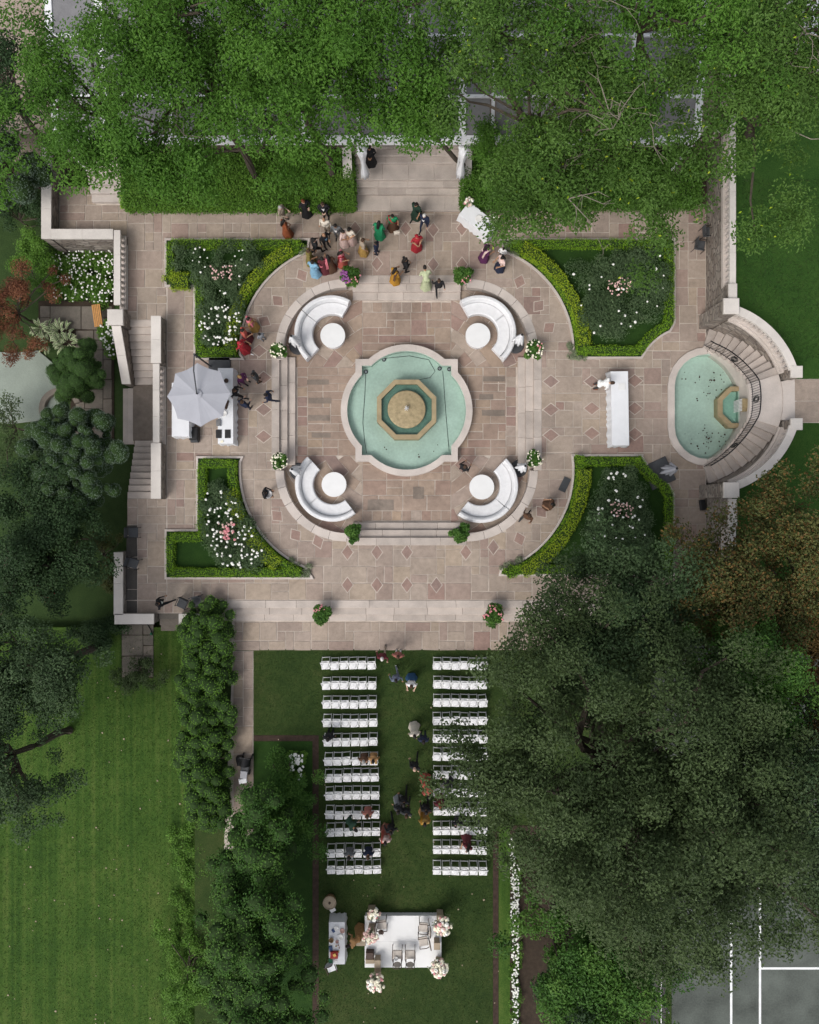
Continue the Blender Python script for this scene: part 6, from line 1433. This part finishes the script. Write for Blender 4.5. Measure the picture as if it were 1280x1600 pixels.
    def drape():
        d_ = MB(); vs = []; path = [(.13, -.18, .62), (.15, -.17, 1.0), (.15, -.15, 1.3), (.15, -.03, 1.485), (.11, .11, 1.40), (.0, .165, 1.22), (-.12, .14, 1.05), (-.19, .0, .98), (-.12, -.15, .92)]
        for p in path: vs += [u(p[0]+.06, p[1], p[2]+.03), u(p[0]-.06, p[1], p[2]-.03)]
        d_.add(vs, [(2*i, 2*i+1, 2*i+3, 2*i+2) for i in range(len(path)-1)]); return d_.mesh('drape', 'c_red', True)
    def skirt():
        s_ = MB(); rows = 9; seg = 24; vs = []
        kx = [Vector(l[0]) for l in legs]; kc = (kx[0]+kx[1])/2
        for i in range(rows):
            t = i/(rows-1); z = hip+.13-t*(hip+.07); r_ = .142+.15*t**1.1
            for k in range(seg): a = 6.283*k/seg; q = r_*(1+.07*t*math.sin(6*a+i*.1)+.03*t*math.sin(11*a)); vs.append((q*math.cos(a)*.98, q*math.sin(a)*.9-.02*t, z))
        fs = [(i*seg+k, i*seg+(k+1) % seg, (i+1)*seg+(k+1) % seg, (i+1)*seg+k) for i in range(rows-1) for k in range(seg)]
        return s_.add(vs, fs).mesh('skirt', 'c_red', True)
    POSES[name] = dict(body=me, face=face, short=hair(False), long=hair(True), shirt=shirt, drape=drape() if hip > .8 else None, skirt=skirt() if hip > .8 else None, hd=hd)
STAND = ((-.1, .015, .50), (-.1, -.02, .085)), ((.1, .015, .50), (.1, -.02, .085))
body('stand', 0, .93, (((-.25, -.03, 1.13), (-.27, .06, .89)), ((.25, -.03, 1.13), (.27, .06, .89))), STAND, 5)
body('clasp', 0, .93, (((-.27, -.01, 1.15), (-.07, .20, 1.02)), ((.27, -.01, 1.15), (.07, .20, 1.02))), STAND, 12)
body('raise', 2, .93, (((-.27, .02, 1.16), (-.12, .24, 1.22)), ((.25, -.03, 1.13), (.29, .10, .92))), STAND, 8)
body('hold', 2, .93, (((-.25, .0, 1.15), (-.17, .27, 1.10)), ((.25, .0, 1.15), (.17, .27, 1.10))), STAND, 10)
body('walk', 3, .91, (((-.25, .08, 1.15), (-.24, .28, .98)), ((.25, -.14, 1.14), (.26, -.16, .90))), (((-.1, -.03, .50), (-.1, -.30, .13)), ((.1, .20, .52), (.1, .24, .085))), 5)
body('bend', 42, .90, (((-.26, .12, 1.20), (-.2, .40, 1.12)), ((.26, .12, 1.20), (.2, .40, 1.12))), (((-.11, .04, .48), (-.11, -.05, .085)), ((.11, .04, .48), (.11, -.05, .085))), 10)
body('sit', 8, .53, (((-.27, .03, 1.14), (-.14, .27, 1.02)), ((.27, .03, 1.14), (.14, .27, 1.02))), (((-.11, .42, .50), (-.11, .40, .085)), ((.11, .42, .50), (.11, .40, .085))), 15)
def person(label, hx, hy, z0, face_deg, pose='stand', top='c_black', bottom=None, skin='s_mid', hair='h_black', long=False, shirt=None, skirt=None, drape=None, shoes='c_black', size=1.0, sleeves=True):
    """hx,hy: where the head shows in the photo; face_deg: 0 looks to image-up, counter-clockwise"""
    p = POSES[pose]; hd = p['hd']*size; a = R(face_deg); hp = W(hx, hy, z0+hd.z); ox = hd.x*math.cos(a)-hd.y*math.sin(a); oy = hd.x*math.sin(a)+hd.y*math.cos(a)
    r = empty('person', (hp.x-ox, hp.y-oy, z0), a); r.scale = (size,)*3; tag(r, label, 'person', 'wedding guests and staff')
    def put(nm, me, mats):
        o = bpy.data.objects.new(nm, me); link(o, r)
        for i, m in enumerate(mats): o.material_slots[i].link = 'OBJECT'; o.material_slots[i].material = M[m]
        return o
    put('body', p['body'], [skin, top, bottom or top, shoes, skin if (skirt and top != 'c_black') else top]); link(bpy.data.objects.new('face_features', p['face']), r)
    if hair: put('hair', p['long' if long else 'short'], [hair])
    if shirt: put('shirt_front', p['shirt'], [shirt])
    if skirt and p['skirt']: put('skirt', p['skirt'], [skirt])
    if drape and p['drape']: put('drape', p['drape'], [drape])
    return r
LT, BRN = 's_light', 's_brown'
suit = dict(shirt='c_white')
P_ = person
P_('man in pale beige suit at the far left of the upper group', 438, 324, 0, -110, 'hold', 'c_beige', skin=LT, hair='h_grey')
P_('woman in rust brown gown at the left of the upper group', 443, 346, 0, -60, 'clasp', 'c_rust', skirt='c_rust', long=True)
P_('red haired woman in black skirt and white shoes by the hedge', 474, 315, 0, -150, 'raise', 'c_black', skirt='c_black', skin=LT, hair='h_red', long=True, shoes='c_white')
P_('man in black suit standing in front of the clipped hedge', 504, 319, 0, 180, 'clasp', 'c_black', skin=LT, hair='h_brown', **suit)
P_('bald man in cream tunic in the upper group', 506, 343, 0, 170, 'stand', 'c_cream', 'c_beige', hair=None)
P_('man in dark grey suit and white shirt facing the camera side', 524, 353, 0, 175, 'stand', 'c_grey', skin=BRN, **suit)
P_('bald man in black suit and blue shirt in the upper group', 506, 367, 0, -140, 'raise', 'c_black', hair=None, shirt='c_sky')
P_('man in black suit seen from behind beside the hedge corner', 491, 375, 0, -60, 'walk', 'c_black', skin=LT, **suit)
P_('woman in blush robe with bowed head, left of a pair', 536, 362, 0, -120, 'clasp', 'c_blush', skirt='c_blush', hair='h_black')
P_('woman in pale blush dress, right of a pair', 545, 359, 0, 160, 'clasp', 'c_cream', skirt='c_blush', long=True)
P_('woman in olive gold top at the edge of the curved walk', 482, 392, 0, -80, 'hold', 'c_olive', skirt='c_olive', hair='h_brown')
P_('woman in light blue dress in the lower huddle', 488, 409, 0, -20, 'hold', 'c_sky', skirt='c_sky', hair='h_black')
P_('woman in maroon sari between two friends in the huddle', 503, 404, 0, 10, 'stand', 'c_maroon', skirt='c_maroon', drape='c_pink')
P_('woman in dark brown patterned gown in the huddle', 512, 401, 0, 20, 'raise', 'c_brown', skirt='c_brown', long=True)
P_('woman in pink and red sari above the left urn', 533, 395, 0, -90, 'hold', 'c_pink', skirt='c_coral', drape='c_red', long=True)
P_('woman in emerald green sari near the grand steps', 592, 348, 0, -20, 'clasp', 'c_emerald', skirt='c_emerald', drape='c_emerald', long=True)
P_('woman in green and red sari carrying a white handbag', 613, 338, 0, 175, 'stand', 'c_emerald', skirt='c_brown', drape='c_red')
P_('woman in beige gold gown facing a small boy', 567, 375, 0, -70, 'raise', 'c_beige', skirt='c_gold', hair='h_brown')
P_('boy in navy suit facing the woman in beige', 587, 380, 0, 70, 'stand', 'c_navy', 'c_navy', size=.85)
P_('woman with long dark hair in flowing dark green gown', 650, 320, 0, 150, 'walk', 'c_dgreen', skirt='c_dgreen', long=True, drape='c_dgreen')
P_('white haired man in navy suit walking by the grand steps', 663, 337, 0, 160, 'walk', 'c_navy', skin=LT, hair='h_white', **suit)
P_('woman in crimson dress and head scarf in the middle of the walk', 652, 370, 0, -160, 'clasp', 'c_red', skirt='c_red', hair='c_red', long=True, shoes='c_white')
P_('woman in mustard gold sari on the upper court steps', 618, 421, 0, -50, 'hold', 'c_mustard', skirt='c_mustard', drape='c_brown', long=True)
P_('person with long hair in black trouser suit above the court steps', 634, 405, 0, -70, 'clasp', 'c_black', long=True)
P_('person in pale green dress bending on the upper court steps', 664, 418, 0, 10, 'bend', 'c_pgreen', skirt='c_pgreen', hair='h_black')
P_('man in black formal wear walking down the upper court steps', 686, 438, -.15, 10, 'walk', 'c_black', skin=LT, hair='h_brown', shirt='c_white')
P_('woman in plum purple gown near the tilted white table', 763, 385, 0, -70, 'hold', 'c_plum', skirt='c_plum', drape='c_blush', long=True)
P_('child in white shirt beside the upper right bed', 787, 389, 0, 160, 'stand', 'c_white', 'c_dgrey', size=.7)
P_('woman in navy and white dress beside the upper right bed', 785, 403, 0, 120, 'hold', 'c_blush', skirt='c_navy', long=True)
P_('person in black on the left of the upper grand steps', 577, 231, 1.02, 180, 'clasp', 'c_black', skirt='c_black', long=True)
P_('woman in gold and pink sari beside the upper left bed', 388, 498, 0, -60, 'clasp', 'c_pink', skirt='c_gold', drape='c_gold')
P_('woman in red dress between two women by the upper left bed', 379, 516, 0, -70, 'hold', 'c_coral', skirt='c_maroon')
P_('woman in long scarlet gown at the lower tip of the upper left bed', 375, 536, 0, -110, 'walk', 'c_red', skirt='c_red', shoes='c_white', hair='c_red', long=True)
P_('child in light grey outfit left of the white flower urn', 405, 522, 0, 40, 'stand', 'c_lgrey', 'c_lgrey', size=.72)
P_('blonde woman in plum top beside the parasol', 375, 589, 0, -120, 'raise', 'c_plum', skin=LT, hair='h_blond', long=True)
P_('man in dark brown suit facing the buffet', 395, 585, 0, 110, 'stand', 'c_dgrey', 'c_brown', **suit)
P_('man in black suit leaning at the buffet table', 366, 610, 0, -100, 'walk', 'c_black', hair='h_brown', **suit)
P_('man in navy suit at the corner of the buffet', 378, 628, 0, -30, 'hold', 'c_navy', skin=LT, hair='h_brown')
P_('man in dark navy suit beside the left court steps', 415, 617, 0, 95, 'walk', 'c_navy', hair='h_black')
P_('waiter in black with papers beside the fountain pool', 727, 729, COURT, -40, 'hold', 'c_black', hair='h_brown')
wt = P_('waiter in black carrying a round tray on the left curved walk', 413, 770, 0, -95, 'hold', 'c_black', 'c_brown', hair='h_black')
dish('round_tray', 'round silver tray carried by the waiter on the left walk', 'tray', 419, 772, 1.16, .2, .03, 'grey_metal')
P_('woman in dark brown dress on the lower right curved walk', 863, 788, 0, 75, 'hold', 'c_brown', skirt='c_brown', long=True)
P_('person in brown jacket walking on the lower right curved walk', 828, 806, 0, -30, 'walk', 'c_brown', 'c_dgrey', hair='h_brown')
P_('waiter leaning over the long white table at right', 957, 598, 0, -95, 'bend', 'c_white', 'c_dgrey', skin=LT, hair='h_brown', shoes='c_rust')
P_('man in black suit and white shirt by the lower left steps', 246, 944, 0, -70, 'walk', 'c_black', **suit)
P_('person in bright red top in the dark lower left garden', 72, 937, -1.5, -120, 'stand', 'c_red', 'c_black')
small_box('orange_cone', 'small orange object near the person in red', 'cone', 79, 926, -1.3, .12, .3, .2, 'c_orange', 25).location.z = -1.49
# on the lawn
L = LG
P_('white haired man in maroon jacket entering the aisle', 597, 1030, L, 180, 'walk', 'c_maroon', 'c_beige', skin=LT, hair='h_white')
P_('person in salmon brown jacket beside the walk edge', 622, 1027, L, 175, 'stand', 'c_salmon', 'c_white', hair='h_brown')
P_('man in grey blue suit walking down the aisle', 619, 1064, L, 200, 'walk', 'c_bluegrey', 'c_bluegrey', shoes='c_white')
P_('woman in white top and blue skirt in the aisle', 643, 1073, L, 175, 'hold', 'c_white', 'c_blue', skirt='c_blue', skin=LT, hair='h_brown')
P_('woman in cream lace dress in the aisle', 648, 1151, L, 190, 'stand', 'c_cream', skirt='c_cream')
P_('man in navy suit beside the woman in cream lace', 662, 1160, L, 180, 'stand', 'c_navy', shirt='c_white')
P_('bald man in black suit alone in the aisle', 648, 1203, L, 170, 'walk', 'c_black', skin=LT, hair=None, shirt='c_white')
P_('man in black suit at the left end of the fifth left row', 512, 1156, L, 180, 'stand', 'c_black', shirt='c_white')
P_('grey haired guest in dark clothes seated in the sixth left row', 568, 1191, L, 180, 'sit', 'c_brown', 'c_dgrey', hair='h_grey')
P_('woman in gold and peach seated at the aisle end of the sixth left row', 583, 1190, L, 180, 'sit', 'c_tan', 'c_gold')
P_('man in black suit with white collar in the busy aisle group', 631, 1258, L, 175, 'walk', 'c_black', shirt='c_white')
P_('woman in grey shawl on the left of the busy aisle group', 622, 1270, L, 150, 'stand', 'c_dgrey', 'c_lgrey', skirt='c_lgrey')
P_('man with tan skin in dark suit at the front of the aisle group', 635, 1276, L, 170, 'walk', 'c_dgrey', skin=LT, hair='h_brown')
P_('woman in rose dress at the end of the tenth left row', 602, 1318, L, 180, 'clasp', 'c_blush', skirt='c_salmon', drape='c_coral')
P_('man in black suit beside the woman in rose', 611, 1302, L, 200, 'walk', 'c_black', shirt='c_white')
P_('woman in coral dress at the aisle end of the eighth right row', 671, 1246, L, 200, 'bend', 'c_coral', skirt='c_coral')
P_('woman in gold sari at the end of the tenth right row', 664, 1289, L, 180, 'clasp', 'c_gold', skirt='c_tan', drape='c_mustard')
P_('man in black suit behind the woman in gold sari', 666, 1270, L, 180, 'walk', 'c_black', shirt='c_white')
P_('man in black suit leaning over the eighth right row', 692, 1231, L, 110, 'bend', 'c_black', 'c_black', skin=LT, hair='h_grey')
P_('woman in maroon brown standing behind the ninth right row', 688, 1261, L, 180, 'clasp', 'c_maroon', skirt='c_brown', hair='h_red', long=True)
P_('bald man in black suit seated in the tenth right row', 717, 1292, L, 180, 'sit', 'c_black', skin=LT, hair='h_grey', shirt='c_white')
P_('woman in dark maroon leaning at the eleventh right row', 731, 1328, L, 150, 'hold', 'c_maroon', skirt='c_maroon', long=True)
P_('woman in brown seated in the ninth left row holding white paper', 574, 1276, L, 180, 'sit', 'c_salmon', 'c_brown', hair='h_brown')
P_('man in grey green suit leaning into the tenth left row', 556, 1297, L, -125, 'bend', 'c_dgreen', 'c_dgrey')
P_('man in grey suit seated in the eleventh left row', 545, 1341, L, 180, 'sit', 'c_grey', 'c_lgrey')
P_('man in navy jacket and grey trousers seated in the eleventh left row', 575, 1340, L, 180, 'sit', 'c_navy', 'c_lgrey', hair='h_brown')
P_('woman in golden tan gown leaning over the gift table', 544, 1478, L, 100, 'bend', 'c_tan', skirt='c_tan')
hb_ = small_box('handbag', 'white handbag held by the woman in green and red sari', 'bag', 620, 362, .75, .28, .12, .22, 'c_cream', 10); hb_.location.z = .5
b = MB(); b.tube([(-.08, 0, .22), (-.05, 0, .36), (.05, 0, .36), (.08, 0, .22)], .01, 5); b.build('handle', 'c_cream', hb_)
